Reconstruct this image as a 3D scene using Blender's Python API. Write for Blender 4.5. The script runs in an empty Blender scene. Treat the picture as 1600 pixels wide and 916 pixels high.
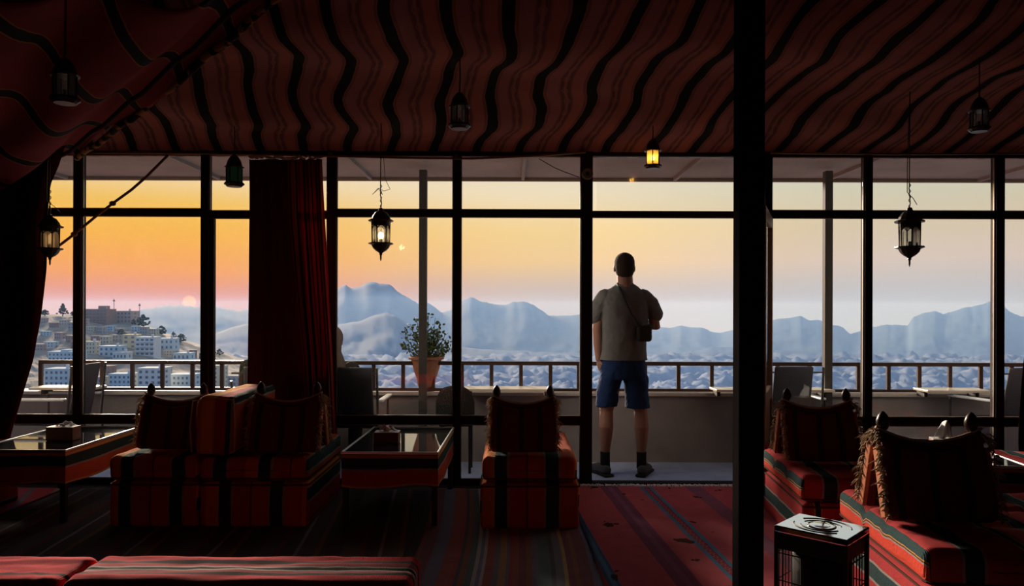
import bpy, math, random
import numpy as np
from mathutils import Vector, Matrix, noise, Euler
C = bpy.context.scene.collection
SC = bpy.context.scene
rnd = random.Random(7)
PI = math.pi
# ------------------------------------------------------------------ camera
F = 1155.0; HZ = 484.0; EYE = 1.372; ROLL = math.radians(0.17)
cam_d = bpy.data.cameras.new('camera'); cam = bpy.data.objects.new('camera', cam_d); C.objects.link(cam)
cam.location = (0, 0, EYE)
cam.rotation_euler = (Matrix.Rotation(PI/2, 4, 'X') @ Matrix.Rotation(ROLL, 4, 'Z')).to_euler()
cam_d.sensor_width = 36; cam_d.lens = F/1600*36
cam_d.shift_y = (HZ-458)/1600; cam_d.clip_start = 0.05; cam_d.clip_end = 30000
SC.camera = cam
SC.view_settings.view_transform = 'Standard'; SC.view_settings.look = 'None'
SC.view_settings.gamma = 1; SC.view_settings.use_curve_mapping = False
SC.view_settings.exposure = 0.0
SC.cycles.max_bounces = 7; SC.cycles.diffuse_bounces = 2; SC.cycles.glossy_bounces = 3
SC.cycles.transparent_max_bounces = 16; SC.cycles.volume_bounces = 0
SC.cycles.use_denoising = True
SC.cycles.sample_clamp_indirect = 3.0

def P(px, py, Y):
    """point of the room seen at a pixel of the photograph, at depth Y"""
    a, b = px-800, py-HZ
    c, s = math.cos(ROLL), math.sin(ROLL)
    a2 = c*a + s*b; b2 = -s*a + c*b
    return Vector((a2/F*Y, Y, EYE - b2/F*Y))
def fl(px, py, z=0.0):
    """point at height z seen at a pixel"""
    a, b = px-800, py-HZ
    b2 = -math.sin(ROLL)*a + math.cos(ROLL)*b
    return P(px, py, (EYE-z)*F/b2)

# ------------------------------------------------------------------ sky
def lin(c):
    return tuple(((v/255)/12.92 if v/255 <= 0.04045 else ((v/255+0.055)/1.055)**2.4) for v in c)
W = bpy.data.worlds.new('sky'); SC.world = W; W.use_nodes = True
nt = W.node_tree; nt.nodes.clear()
def N(t, typ, **kw):
    n = t.nodes.new(typ)
    for k, v in kw.items(): setattr(n, k, v)
    return n
def M(t, op, a, b=None, c=None, clamp=False):
    n = t.nodes.new('ShaderNodeMath'); n.operation = op; n.use_clamp = clamp
    for i, v in enumerate((a, b, c)):
        if v is None: continue
        if isinstance(v, (int, float)): n.inputs[i].default_value = v
        else: t.links.new(v, n.inputs[i])
    return n.outputs[0]
def RAMP(t, fac, stops, interp='LINEAR'):
    n = t.nodes.new('ShaderNodeValToRGB'); cr = n.color_ramp; cr.interpolation = interp
    while len(cr.elements) > 1: cr.elements.remove(cr.elements[-1])
    cr.elements[0].position = stops[0][0]; cr.elements[0].color = (*stops[0][1], 1)
    for p, c in stops[1:]:
        e = cr.elements.new(p); e.color = (*c, 1)
    t.links.new(fac, n.inputs[0]); return n.outputs[0]
def MIX(t, fac, a, b, mode='MIX'):
    n = t.nodes.new('ShaderNodeMix'); n.data_type = 'RGBA'; n.blend_type = mode
    for s, v in ((n.inputs[0], fac), (n.inputs[6], a), (n.inputs[7], b)):
        if isinstance(v, (int, float)): s.default_value = v
        elif isinstance(v, tuple): s.default_value = (*v[:3], 1)
        else: t.links.new(v, s)
    return n.outputs[2]
tc = N(nt, 'ShaderNodeTexCoord'); sep = N(nt, 'ShaderNodeSeparateXYZ'); nt.links.new(tc.outputs['Generated'], sep.inputs[0])
X_, Y_, Z_ = sep.outputs
hyp = M(nt, 'SQRT', M(nt, 'ADD', M(nt, 'MULTIPLY', X_, X_), M(nt, 'MULTIPLY', Y_, Y_)))
hyp = M(nt, 'MAXIMUM', hyp, 1e-4)
el = M(nt, 'DIVIDE', Z_, hyp)
elr = M(nt, 'MULTIPLY', M(nt, 'ARCTANGENT', el), 2/PI, clamp=True)       # 0 horizon, 1 zenith
def E(y): return math.atan((HZ-y)/F)*2/PI
hi = [(0.22, lin((196, 200, 196))), (0.45, lin((150, 170, 190))), (1.0, lin((105, 130, 165)))]
K = 1.0
def st(*a): return [(E(y) if y < HZ else 0.0, lin(c)) for y, c in a] + hi
sunr = st((484, (230, 128, 58)), (462, (236, 130, 26)), (430, (256, 162, 30)), (375, (258, 186, 50)), (330, (252, 200, 92)), (285, (250, 224, 178)), (235, (236, 220, 190)))
midr = st((484, (198, 178, 170)), (450, (214, 186, 160)), (410, (250, 208, 140)), (360, (254, 218, 146)), (300, (248, 230, 196)), (235, (226, 218, 196)))
awar = st((484, (186, 186, 194)), (450, (200, 194, 190)), (410, (224, 203, 186)), (360, (222, 204, 172)), (300, (213, 210, 186)), (235, (204, 206, 196)))
r1, r2, r3 = (RAMP(nt, elr, s) for s in (sunr, midr, awar))
az = M(nt, 'DIVIDE', X_, hyp)
def smooth(v, a, b):
    n = N(nt, 'ShaderNodeMapRange', interpolation_type='SMOOTHSTEP'); nt.links.new(v, n.inputs[0])
    n.inputs[1].default_value = a; n.inputs[2].default_value = b; return n.outputs[0]
skyc = MIX(nt, smooth(az, -0.42, 0.06), r1, r2)
skyc = MIX(nt, smooth(az, 0.0, 0.5), skyc, r3)
back = RAMP(nt, elr, [(0, (0.28, 0.42, 0.70)), (0.2, (0.30, 0.46, 0.78)), (0.5, (0.26, 0.38, 0.62)), (1, lin((105, 130, 165)))])
yy = M(nt, 'DIVIDE', Y_, hyp)
skyc = MIX(nt, smooth(yy, 0.55, -0.35), skyc, back)
# the sun: a dull orange disc half sunk behind the far ridge
SUN = P(296, 472.5, 1.0) - Vector((0, 0, EYE)); SUN.normalize()
dp = N(nt, 'ShaderNodeVectorMath', operation='DISTANCE')
nrm = N(nt, 'ShaderNodeVectorMath', operation='NORMALIZE'); nt.links.new(tc.outputs['Generated'], nrm.inputs[0])
nt.links.new(nrm.outputs[0], dp.inputs[0]); dp.inputs[1].default_value = SUN
disc = smooth(dp.outputs['Value'], 0.0085, 0.0065)
skyc = MIX(nt, disc, skyc, (9.0, 0.52, 0.0))
bg = N(nt, 'ShaderNodeBackground'); nt.links.new(skyc, bg.inputs[0]); bg.inputs[1].default_value = 1.0
wo = N(nt, 'ShaderNodeOutputWorld'); nt.links.new(bg.outputs[0], wo.inputs[0])
# added soft sun lamp, set higher than the visible sun to brighten the seats
sd = bpy.data.lights.new('evening_fill_sun', 'SUN'); so = bpy.data.objects.new('evening_fill_sun', sd); C.objects.link(so)
FILL_AZ = math.radians(-24); FILL_EL = math.radians(13)
dirv = Vector((math.sin(FILL_AZ)*math.cos(FILL_EL), math.cos(FILL_AZ)*math.cos(FILL_EL), math.sin(FILL_EL)))
so.rotation_euler = dirv.to_track_quat('Z', 'Y').to_euler(); so.location = (-3, 9, 6)
sd.energy = 8.5; sd.angle = math.radians(9); sd.color = (1.0, 0.80, 0.62)

# ------------------------------------------------------------------ materials
mats = {}
def mat(name, col, rough=0.8, spec=0.3, metal=0.0, noise_amt=0.15, noise_scale=30, bump=0.0, bump_scale=60, ior=1.45, coat=0, sheen=0):
    if name in mats: return mats[name]
    m = bpy.data.materials.new(name); m.use_nodes = True; t = m.node_tree
    b = t.nodes['Principled BSDF']
    b.inputs['Roughness'].default_value = rough; b.inputs['Metallic'].default_value = metal
    b.inputs['Specular IOR Level'].default_value = spec; b.inputs['IOR'].default_value = ior
    b.inputs['Coat Weight'].default_value = coat; b.inputs['Sheen Weight'].default_value = sheen
    tcn = N(t, 'ShaderNodeTexCoord'); nz = N(t, 'ShaderNodeTexNoise'); nz.inputs['Scale'].default_value = noise_scale
    nz.inputs['Detail'].default_value = 5
    t.links.new(tcn.outputs['Object'], nz.inputs['Vector'])
    f = M(t, 'MULTIPLY_ADD', nz.outputs[0], 2*noise_amt, 1-noise_amt)
    vm = N(t, 'ShaderNodeVectorMath', operation='SCALE'); vm.inputs[0].default_value = col[:3]; t.links.new(f, vm.inputs['Scale'])
    t.links.new(vm.outputs[0], b.inputs['Base Color'])
    if bump:
        n2 = N(t, 'ShaderNodeTexNoise'); n2.inputs['Scale'].default_value = bump_scale; t.links.new(tcn.outputs['Object'], n2.inputs['Vector'])
        bn = N(t, 'ShaderNodeBump'); bn.inputs['Strength'].default_value = bump; bn.inputs['Distance'].default_value = 0.01
        t.links.new(n2.outputs[0], bn.inputs['Height']); t.links.new(bn.outputs[0], b.inputs['Normal'])
    mats[name] = m; return m
def stripes(name, seq, rough=0.95, wob=0.0, bump=0.4, noise_amt=0.3, motif=None, trans=0, sheen=0.0, wear=0):
    """woven stripes along the mesh attribute u; seq = [(width m, colour)]"""
    m = bpy.data.materials.new(name); m.use_nodes = True; t = m.node_tree; b = t.nodes['Principled BSDF']
    b.inputs['Roughness'].default_value = rough; b.inputs['Specular IOR Level'].default_value = 0.08
    b.inputs['Sheen Weight'].default_value = sheen; b.inputs['Sheen Roughness'].default_value = 0.5
    at = N(t, 'ShaderNodeAttribute', attribute_name='u'); av = N(t, 'ShaderNodeAttribute', attribute_name='v')
    tcn = N(t, 'ShaderNodeTexCoord')
    u = at.outputs['Fac']
    nz = N(t, 'ShaderNodeTexNoise'); nz.inputs['Scale'].default_value = 9; nz.inputs['Detail'].default_value = 6
    t.links.new(tcn.outputs['Object'], nz.inputs['Vector'])
    if wob: u = M(t, 'MULTIPLY_ADD', M(t, 'SUBTRACT', nz.outputs[0], 0.5), wob, u)
    per = sum(w for w, c in seq)
    fr = M(t, 'FRACT', M(t, 'DIVIDE', u, per))
    stops = []; p = 0
    for w, c in seq: stops.append((min(p/per, 0.9999), c)); p += w
    col = RAMP(t, fr, stops, 'CONSTANT')
    if motif:          # small woven figures repeated along v inside a band of u
        ucen, uw, vper, mc = motif
        du = M(t, 'DIVIDE', M(t, 'ABSOLUTE', M(t, 'SUBTRACT', M(t, 'MULTIPLY', fr, per), ucen)), uw)
        dv = M(t, 'ABSOLUTE', M(t, 'SUBTRACT', M(t, 'FRACT', M(t, 'DIVIDE', av.outputs['Fac'], vper)), 0.5))
        k = M(t, 'LESS_THAN', M(t, 'ADD', du, M(t, 'MULTIPLY', dv, 2)), 0.95)
        k2 = M(t, 'GREATER_THAN', M(t, 'ADD', du, M(t, 'MULTIPLY', dv, 2)), 0.5)
        col = MIX(t, M(t, 'MULTIPLY', M(t, 'MULTIPLY', k, k2), 0.8), col, mc)
    n3 = N(t, 'ShaderNodeTexNoise'); n3.inputs['Scale'].default_value = 160; n3.inputs['Detail'].default_value = 2
    t.links.new(tcn.outputs['Object'], n3.inputs['Vector'])
    f = M(t, 'MULTIPLY_ADD', M(t, 'ADD', nz.outputs[0], n3.outputs[0]), noise_amt, 1-noise_amt)
    vm = N(t, 'ShaderNodeVectorMath', operation='SCALE'); t.links.new(col, vm.inputs[0]); t.links.new(f, vm.inputs['Scale'])
    outc = vm.outputs[0]
    if wear:
        n4 = N(t, 'ShaderNodeTexNoise'); n4.inputs['Scale'].default_value = 5; n4.inputs['Detail'].default_value = 4
        t.links.new(tcn.outputs['Object'], n4.inputs['Vector'])
        outc = MIX(t, M(t, 'MULTIPLY', M(t, 'GREATER_THAN', n4.outputs[0], 0.66), wear), outc, (0.03, 0.02, 0.02))
    t.links.new(outc, b.inputs['Base Color'])
    wv = N(t, 'ShaderNodeTexWave'); wv.inputs['Scale'].default_value = 60; wv.inputs['Distortion'].default_value = 2
    t.links.new(tcn.outputs['Object'], wv.inputs['Vector'])
    bn = N(t, 'ShaderNodeBump'); bn.inputs['Strength'].default_value = bump; bn.inputs['Distance'].default_value = 0.004
    t.links.new(M(t, 'ADD', wv.outputs['Fac'], n3.outputs[0]), bn.inputs['Height']); t.links.new(bn.outputs[0], b.inputs['Normal'])
    if trans:
        tr = N(t, 'ShaderNodeBsdfTranslucent'); t.links.new(outc, tr.inputs[0]); mx = N(t, 'ShaderNodeMixShader'); mx.inputs[0].default_value = trans
        t.links.new(b.outputs[0], mx.inputs[1]); t.links.new(tr.outputs[0], mx.inputs[2])
        t.links.new(mx.outputs[0], t.nodes['Material Output'].inputs[0])
    mats[name] = m; return m
def glass(name, tint=(1, 1, 1), refl=1.0, frost=0.0, fc=(0.8, 0.8, 0.8)):
    m = bpy.data.materials.new(name); m.use_nodes = True; t = m.node_tree; t.nodes.clear()
    tr = N(t, 'ShaderNodeBsdfTransparent'); tr.inputs[0].default_value = (*tint, 1)
    gl = N(t, 'ShaderNodeBsdfGlossy'); gl.inputs['Roughness'].default_value = 0.02
    fr = N(t, 'ShaderNodeFresnel'); fr.inputs[0].default_value = 1.45
    mx = N(t, 'ShaderNodeMixShader'); t.links.new(M(t, 'MULTIPLY', fr.outputs[0], refl, clamp=True), mx.inputs[0])
    t.links.new(tr.outputs[0], mx.inputs[1]); t.links.new(gl.outputs[0], mx.inputs[2])
    out = mx
    if frost:
        df = N(t, 'ShaderNodeBsdfTranslucent'); df.inputs[0].default_value = (*fc, 1)
        d2 = N(t, 'ShaderNodeBsdfDiffuse'); d2.inputs[0].default_value = (*fc, 1)
        m1 = N(t, 'ShaderNodeMixShader'); m1.inputs[0].default_value = 0.4; t.links.new(df.outputs[0], m1.inputs[1]); t.links.new(d2.outputs[0], m1.inputs[2])
        m2 = N(t, 'ShaderNodeMixShader'); m2.inputs[0].default_value = frost
        t.links.new(mx.outputs[0], m2.inputs[1]); t.links.new(m1.outputs[0], m2.inputs[2]); out = m2
    o = N(t, 'ShaderNodeOutputMaterial'); t.links.new(out.outputs[0], o.inputs[0]); mats[name] = m; return m
def emis(name, col, s):
    m = bpy.data.materials.new(name); m.use_nodes = True; t = m.node_tree; t.nodes.clear()
    e = N(t, 'ShaderNodeEmission'); e.inputs[0].default_value = (*col, 1); e.inputs[1].default_value = s
    o = N(t, 'ShaderNodeOutputMaterial'); t.links.new(e.outputs[0], o.inputs[0]); return m

# ------------------------------------------------------------------ mesh builder
class MB:
    def __init__(s): s.v = []; s.f = []; s.u = []; s.w = []
    def add(s, vs, fs, us=None, ws=None):
        o = len(s.v); s.v += [tuple(v) for v in vs]; s.f += [tuple(i+o for i in f) for f in fs]
        s.u += list(us) if us is not None else [0.0]*len(vs)
        s.w += list(ws) if ws is not None else [0.0]*len(vs)
        return s
    def box(s, c, size, rz=0, rx=0, ry=0, tf=None):
        x, y, z = (d/2 for d in size); R = Euler((rx, ry, rz)).to_matrix()
        vs = [Vector(c) + R @ Vector((a*x, b*y, d*z)) for a in (-1, 1) for b in (-1, 1) for d in (-1, 1)]
        return s.add(vs, [(0, 1, 3, 2), (4, 6, 7, 5), (0, 4, 5, 1), (2, 3, 7, 6), (0, 2, 6, 4), (1, 5, 7, 3)])
    def bbox(s, c, size, b=0.004, rz=0):
        """bevelled box"""
        return s.soft(c, size, b, k=1, m=0, rz=rz)
    def tube(s, pts, r, n=8, cap=True, flat=1.0):
        pts = [Vector(p) for p in pts]; rs = r if isinstance(r, (list, tuple)) else [r]*len(pts)
        vs = []; prev = None
        for i, p in enumerate(pts):
            d = (pts[min(i+1, len(pts)-1)] - pts[max(i-1, 0)])
            if d.length < 1e-9: d = Vector((0, 0, 1))
            d.normalize()
            if prev is None:
                a = d.orthogonal().normalized()
            else:
                a = prev - d*prev.dot(d); a = a.normalized() if a.length > 1e-6 else d.orthogonal().normalized()
            prev = a; b = d.cross(a)
            for k in range(n):
                t = 2*PI*k/n; vs.append(p + (a*math.cos(t) + b*math.sin(t)*flat)*rs[i])
        fs = [(i*n+k, i*n+(k+1) % n, (i+1)*n+(k+1) % n, (i+1)*n+k) for i in range(len(pts)-1) for k in range(n)]
        if cap: fs += [tuple(range(n))[::-1], tuple((len(pts)-1)*n+k for k in range(n))]
        return s.add(vs, fs)
    def limb(s, pts, rs, n=14, sx=1.0):
        """tapered tube with round ends (closed)"""
        pts = [Vector(p) for p in pts]; P2 = []; R2 = []
        d0 = (pts[0]-pts[1]).normalized(); d1 = (pts[-1]-pts[-2]).normalized()
        for a in (80, 50, 22): P2.append(pts[0]+d0*rs[0]*math.sin(math.radians(a))); R2.append(rs[0]*math.cos(math.radians(a)))
        P2 += pts; R2 += list(rs)
        for a in (22, 50, 80): P2.append(pts[-1]+d1*rs[-1]*math.sin(math.radians(a))); R2.append(rs[-1]*math.cos(math.radians(a)))
        return s.tube(P2, R2, n)
    def rings(s, rings, n=20, cap=True):
        """rings = [(cx, cy, z, rx, ry)]"""
        vs = [(cx+rx*math.cos(2*PI*k/n), cy+ry*math.sin(2*PI*k/n), z) for cx, cy, z, rx, ry in rings for k in range(n)]
        fs = [(i*n+k, i*n+(k+1) % n, (i+1)*n+(k+1) % n, (i+1)*n+k) for i in range(len(rings)-1) for k in range(n)]
        if cap: fs += [tuple(range(n))[::-1], tuple((len(rings)-1)*n+k for k in range(n))]
        return s.add(vs, fs)
    def lathe(s, prof, c=(0, 0, 0), n=16, ang=0):
        """prof = [(r, z)]"""
        vs = [(c[0]+r*math.cos(2*PI*k/n+ang), c[1]+r*math.sin(2*PI*k/n+ang), c[2]+z) for r, z in prof for k in range(n)]
        m = len(prof)
        fs = [(i*n+k, i*n+(k+1) % n, (i+1)*n+(k+1) % n, (i+1)*n+k) for i in range(m-1) for k in range(n)]
        fs += [tuple(range(n))[::-1], tuple((m-1)*n+k for k in range(n))]
        return s.add(vs, fs)
    def ball(s, c, r, n=12, sc=(1, 1, 1), rot=None):
        vs = []; m = n//2+1
        R = rot or Matrix.Identity(3)
        for i in range(1, m):
            t = PI*i/m
            for k in range(n):
                a = 2*PI*k/n
                vs.append(Vector(c) + R @ Vector((r*sc[0]*math.sin(t)*math.cos(a), r*sc[1]*math.sin(t)*math.sin(a), r*sc[2]*math.cos(t))))
        top = len(vs); vs.append(Vector(c)+R @ Vector((0, 0, r*sc[2]))); vs.append(Vector(c)+R @ Vector((0, 0, -r*sc[2])))
        fs = [(i*n+k, (i+1)*n+k, (i+1)*n+(k+1) % n, i*n+(k+1) % n) for i in range(m-2) for k in range(n)]
        fs += [(top, k, (k+1) % n) for k in range(n)] + [(top+1, (m-2)*n+(k+1) % n, (m-2)*n+k) for k in range(n)]
        return s.add(vs, fs)
    def soft(s, c, size, r, k=3, m=6, rz=0, fn=None, uoff=0, R=None, uaxis='x'):
        """rounded box, u wraps from the top down both long sides"""
        def ax(L, m):
            e = [L/2 - r*(i/k) for i in range(k)] if k else []
            inn = [(L/2-r)*(1-2*i/(m+1)) for i in range(m+2)]
            return sorted(set(round(q, 6) for q in e + inn + [-q for q in e]))
        w, d, h = size; axs = [ax(w, m), ax(d, m), ax(h, max(1, m//3) if m else 0)]
        idx = {}; vs = []; us = []; ws = []
        Rm = R if R is not None else Matrix.Rotation(rz, 3, 'Z')
        def V(p):
            key = tuple(round(q, 5) for q in p)
            if key in idx: return idx[key]
            q = Vector(p); inn = Vector((max(-w/2+r, min(w/2-r, q.x)), max(-d/2+r, min(d/2-r, q.y)), max(-h/2+r, min(h/2-r, q.z))))
            dd = q-inn
            if dd.length > 1e-9: q2 = inn + dd.normalized()*r if min(1, dd.length/r) > 0 else q
            else: q2 = q
            if uaxis == 'x':
                uu = p[0]
                if p[0] <= -w/2+1e-6: uu = -w/2-(h/2-p[2])
                elif p[0] >= w/2-1e-6: uu = w/2+(h/2-p[2])
                vv = p[1]
            else:
                uu = p[1]
                if p[1] <= -d/2+1e-6: uu = -d/2-(h/2-p[2])
                elif p[1] >= d/2-1e-6: uu = d/2+(h/2-p[2])
                vv = p[0]
            if fn: q2 = fn(q2)
            idx[key] = len(vs); vs.append(Vector(c) + Rm @ q2); us.append(uu+uoff); ws.append(vv); return idx[key]
        fs = []
        for a, b, cc, L in ((0, 1, 2, h), (1, 2, 0, w), (2, 0, 1, d)):
            for sgn in (-1, 1):
                A, B = axs[a], axs[b]
                for i in range(len(A)-1):
                    for j in range(len(B)-1):
                        q = []
                        for x, y in ((A[i], B[j]), (A[i+1], B[j]), (A[i+1], B[j+1]), (A[i], B[j+1])):
                            p = [0, 0, 0]; p[a] = x; p[b] = y; p[cc] = sgn*L/2; q.append(V(p))
                        if len(set(q)) == 4: fs.append(tuple(q) if sgn > 0 else tuple(q[::-1]))
        return s.add(vs, fs, us, ws)
    def grid(s, fn, nu, nv, thick=0):
        """fn(a, b) -> (point, u, v), a, b in 0..1"""
        vs = []; us = []; ws = []
        for j in range(nv+1):
            for i in range(nu+1):
                p, u, v = fn(i/nu, j/nv); vs.append(p); us.append(u); ws.append(v)
        fs = [(j*(nu+1)+i, j*(nu+1)+i+1, (j+1)*(nu+1)+i+1, (j+1)*(nu+1)+i) for j in range(nv) for i in range(nu)]
        return s.add(vs, fs, us, ws)
    def build(s, name, m, parent=None, origin=None, sm=False, **tags):
        """verts in world coordinates unless origin is given as None with a parent (then local)"""
        me = bpy.data.meshes.new(name)
        off = Vector(origin) if origin is not None else Vector((0, 0, 0))
        me.from_pydata([tuple(Vector(v)-off) for v in s.v], [], s.f)
        for nm, arr in (('u', s.u), ('v', s.w)):
            a = me.attributes.new(nm, 'FLOAT', 'POINT'); a.data.foreach_set('value', [float(q) for q in arr])
        if sm: me.polygons.foreach_set('use_smooth', [True]*len(me.polygons))
        me.materials.append(m); me.update()
        o = bpy.data.objects.new(name, me); C.objects.link(o)
        if parent is not None: o.parent = parent
        elif origin is not None: o.location = off
        tag(o, **tags)
        return o
def tag(o, label=None, cat=None, group=None, kind=None):
    if label: o['label'] = label
    if cat: o['category'] = cat
    if group: o['group'] = group
    if kind: o['kind'] = kind
    return o
def root(name, loc, label, cat, rz=0, group=None, kind=None):
    o = bpy.data.objects.new(name, None); C.objects.link(o); o.location = loc; o.rotation_euler = (0, 0, rz)
    o.empty_display_size = 0.1
    return tag(o, label, cat, group, kind)
def copy_tree(o, parent=None):
    c = o.copy(); C.objects.link(c); c.parent = parent
    for ch in list(o.children): copy_tree(ch, c)
    return c
def subsurf(o, n=1):
    m = o.modifiers.new('s', 'SUBSURF'); m.levels = n; m.render_levels = n
def thicken(o, t):
    m = o.modifiers.new('t', 'SOLIDIFY'); m.thickness = t; m.offset = 0
def remesh(o, v, sm=6):
    m = o.modifiers.new('r', 'REMESH'); m.mode = 'VOXEL'; m.voxel_size = v; m.use_smooth_shade = True
    s = o.modifiers.new('s', 'SMOOTH'); s.factor = 0.5; s.iterations = sm
def fnz(x, y, z=0): return noise.noise(Vector((x, y, z)))

# palette
RED = (0.48, 0.055, 0.06); ORR = (0.52, 0.115, 0.06); ORA = (0.72, 0.24, 0.07); OCH = (0.62, 0.36, 0.12); TEA = (0.035, 0.075, 0.08)
GRY = (0.35, 0.33, 0.30); BRN = (0.16, 0.05, 0.03); DRK = (0.03, 0.025, 0.028); PNK = (0.55, 0.12, 0.13); WHI = (0.7, 0.66, 0.62)
seqA = [(.065, ORA), (.015, OCH), (.075, TEA), (.02, GRY), (.10, RED), (.012, BRN), (.10, ORR), (.012, GRY), (.08, TEA), (.015, GRY), (.106, ORR)]
seqB = [(.13, RED), (.012, GRY), (.07, TEA), (.012, GRY), (.16, RED), (.008, OCH), (.03, TEA), (.008, OCH), (.097, (.70, .075, .045)), (.006, GRY), (.007, BRN), (.006, OCH), (.054, TEA)]
M_mat_a = stripes('woven_mattress_orange', seqA, wob=0.012)
M_mat_b = stripes('woven_mattress_red', seqB, wob=0.01)
M_dark = mat('dark_metal', (0.022, 0.017, 0.014), 0.5, 0.4)
M_frame = mat('window_frame_brown', (0.022, 0.012, 0.010), 0.7, 0.15, noise_amt=0.3, bump=0.15)
M_wood = mat('knob_wood', (0.035, 0.018, 0.010), 0.35, 0.5)
M_fringe = mat('fringe_wool', (0.42, 0.33, 0.23), 0.95, 0.1)
M_pipe = mat('cream_piping', (0.55, 0.48, 0.38), 0.9, 0.1)
M_pane = glass('window_glass', (0.985, 0.988, 0.988), 0.9)

# ================================================================== SETTING: outside ground
def interp(tab, x):
    if x <= tab[0][0]: return tab[0][1]
    for (a, b), (c, d) in zip(tab, tab[1:]):
        if x <= c: return b + (d-b)*(x-a)/(c-a)
    return tab[-1][1]
ridge = [(-400, 470), (0, 492), (205, 488), (230, 480), (260, 476), (285, 475), (300, 476), (320, 477), (345, 478), (370, 484), (388, 481), (430, 470), (470, 462), (500, 456), (527, 450), (534, 444), (541, 443), (550, 448), (562, 446), (572, 440), (585, 438), (600, 441), (612, 444), (620, 452), (632, 460), (645, 467), (655, 474), (663, 470), (670, 471), (680, 479), (690, 487), (700, 484), (708, 482), (722, 467), (735, 463), (742, 464), (752, 469), (765, 471), (778, 475), (790, 474), (800, 470), (815, 469), (826, 471), (836, 476), (848, 485), (858, 492), (880, 492), (905, 490), (960, 498), (1027, 510), (1045, 511), (1062, 508), (1090, 511), (1103, 512), (1112, 518), (1125, 519), (1140, 516), (1170, 505), (1205, 498), (1238, 495), (1245, 493), (1253, 493), (1262, 498), (1285, 500), (1300, 506), (1316, 509), (1327, 521), (1345, 516), (1360, 511), (1385, 506), (1405, 506), (1419, 508), (1426, 495), (1440, 488), (1463, 484), (1474, 490), (1500, 481), (1525, 476), (1547, 469), (1556, 477), (1568, 477), (1580, 486), (1595, 494), (1620, 492), (1700, 480), (1900, 470), (2100, 480)]
rock = mat('haze_tinted_sandstone', (0.09, 0.155, 0.25), 0.95, 0.1, noise_amt=0.4, noise_scale=0.01)  # sandstone with the blue of distance haze mixed into its base colour
rock2 = mat('haze_tinted_valley_rock', (0.23, 0.285, 0.38), 0.95, 0.1, noise_amt=0.5, noise_scale=0.03)  # valley rock, bluish haze tint put into the base colour as well
def ridge_mesh(tab, y_foot, Y0, Y1, jag, amp, step=4, px0=-400, px1=2050, rows=34, seed=0, back=0.12):
    b = MB(); n = int((px1-px0)/step)
    def fn(a, t):
        px = px0 + (px1-px0)*a
        if t < 0.1:                                   # far side of the ridge
            k = (0.1-t)/0.1; py = interp(tab, px) + k*60; Y = Y0*(1+back*k)
        else:
            k = (t-0.1)/0.9
            yr = interp(tab, px) + jag*(.6*fnz(px*0.07, seed)+.5*fnz(px*.19, seed+7)) * (1 if k < .5 else 0)
            py = yr + (y_foot-yr)*k**1.0; Y = Y0 + (Y1-Y0)*k**0.8
            g = noise.fractal(Vector((px*0.02, k*3.0, seed)), 0.8, 2.2, 6)
            Y -= amp*g*min(1, k*5)*(Y0-Y1)
        return P(px, py, Y), 0, 0
    b.grid(fn, n, rows); return b
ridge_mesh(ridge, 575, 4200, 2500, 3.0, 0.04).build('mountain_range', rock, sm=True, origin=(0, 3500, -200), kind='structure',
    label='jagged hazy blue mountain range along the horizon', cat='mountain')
r2 = [(-400, 520), (200, 560), (310, 556), (325, 530), (340, 518), (360, 510), (388, 503), (440, 498), (527, 505), (560, 500), (585, 490), (602, 486), (615, 489), (640, 505), (680, 527), (708, 540), (760, 545), (860, 550), (960, 552), (1040, 553), (1085, 548), (1112, 541), (1140, 541), (1200, 545), (1300, 550), (1400, 556), (1500, 560), (1600, 562), (2100, 560)]
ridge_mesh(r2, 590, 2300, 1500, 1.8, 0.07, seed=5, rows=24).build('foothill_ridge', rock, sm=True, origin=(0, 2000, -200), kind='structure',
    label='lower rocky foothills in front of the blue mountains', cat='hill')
b = MB()
def valley(a, t):
    px = -500 + 2600*a; py = 556 + 130*t; Y = 1700 - 1350*t**0.75
    q = P(px, py, Y)
    d = noise.voronoi(Vector((q.x*0.011, q.y*0.011, 0)))[0]
    q.z += (0.55-d[0])*22*min(1, 0.35+t) + 13*noise.fractal(Vector((q.x*0.035, q.y*0.035, 2)), 0.6, 2.3, 6)
    return q, 0, 0
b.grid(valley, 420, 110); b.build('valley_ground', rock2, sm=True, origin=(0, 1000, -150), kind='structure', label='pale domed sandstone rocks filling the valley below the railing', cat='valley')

# the hill with the town
hilltab = [(-300, 478), (20, 488), (60, 491), (130, 492), (165, 500), (205, 503), (225, 507), (250, 517), (290, 531), (330, 545), (375, 559), (400, 567), (460, 585), (520, 610), (600, 645)]
def hillpt(px, f):
    yr = interp(hilltab, px); py = yr + (690-yr)*f; Y = 560 - 370*f**0.75
    return P(px, py, Y)
def hillat(px, py):
    yr = interp(hilltab, px); f = max(0.0, min(1, (py-yr)/(690-yr))); return hillpt(px, f), f
hillm = mat('scrubby_hill', (0.34, 0.29, 0.23), 0.95, 0.1, noise_amt=0.6, noise_scale=0.12)
b = MB()
def hf(a, t):
    px = -300 + 900*a
    if t < 0.1:
        k = (0.1-t)/0.1; q = P(px, interp(hilltab, px)+40*k, 560+60*k)
    else:
        q = hillpt(px, (t-0.1)/0.9)
    q.z += 1.6*noise.fractal(Vector((q.x*0.06, q.y*0.06, 1)), 0.8, 2.1, 4) * (1 if t > 0.1 else 0.3)
    return q, 0, 0
b.grid(hf, 180, 60); b.build('town_hill', hillm, origin=(-200, 400, -50), kind='structure', label='scrubby hillside that carries the town, left of the view', cat='hill')

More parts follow.
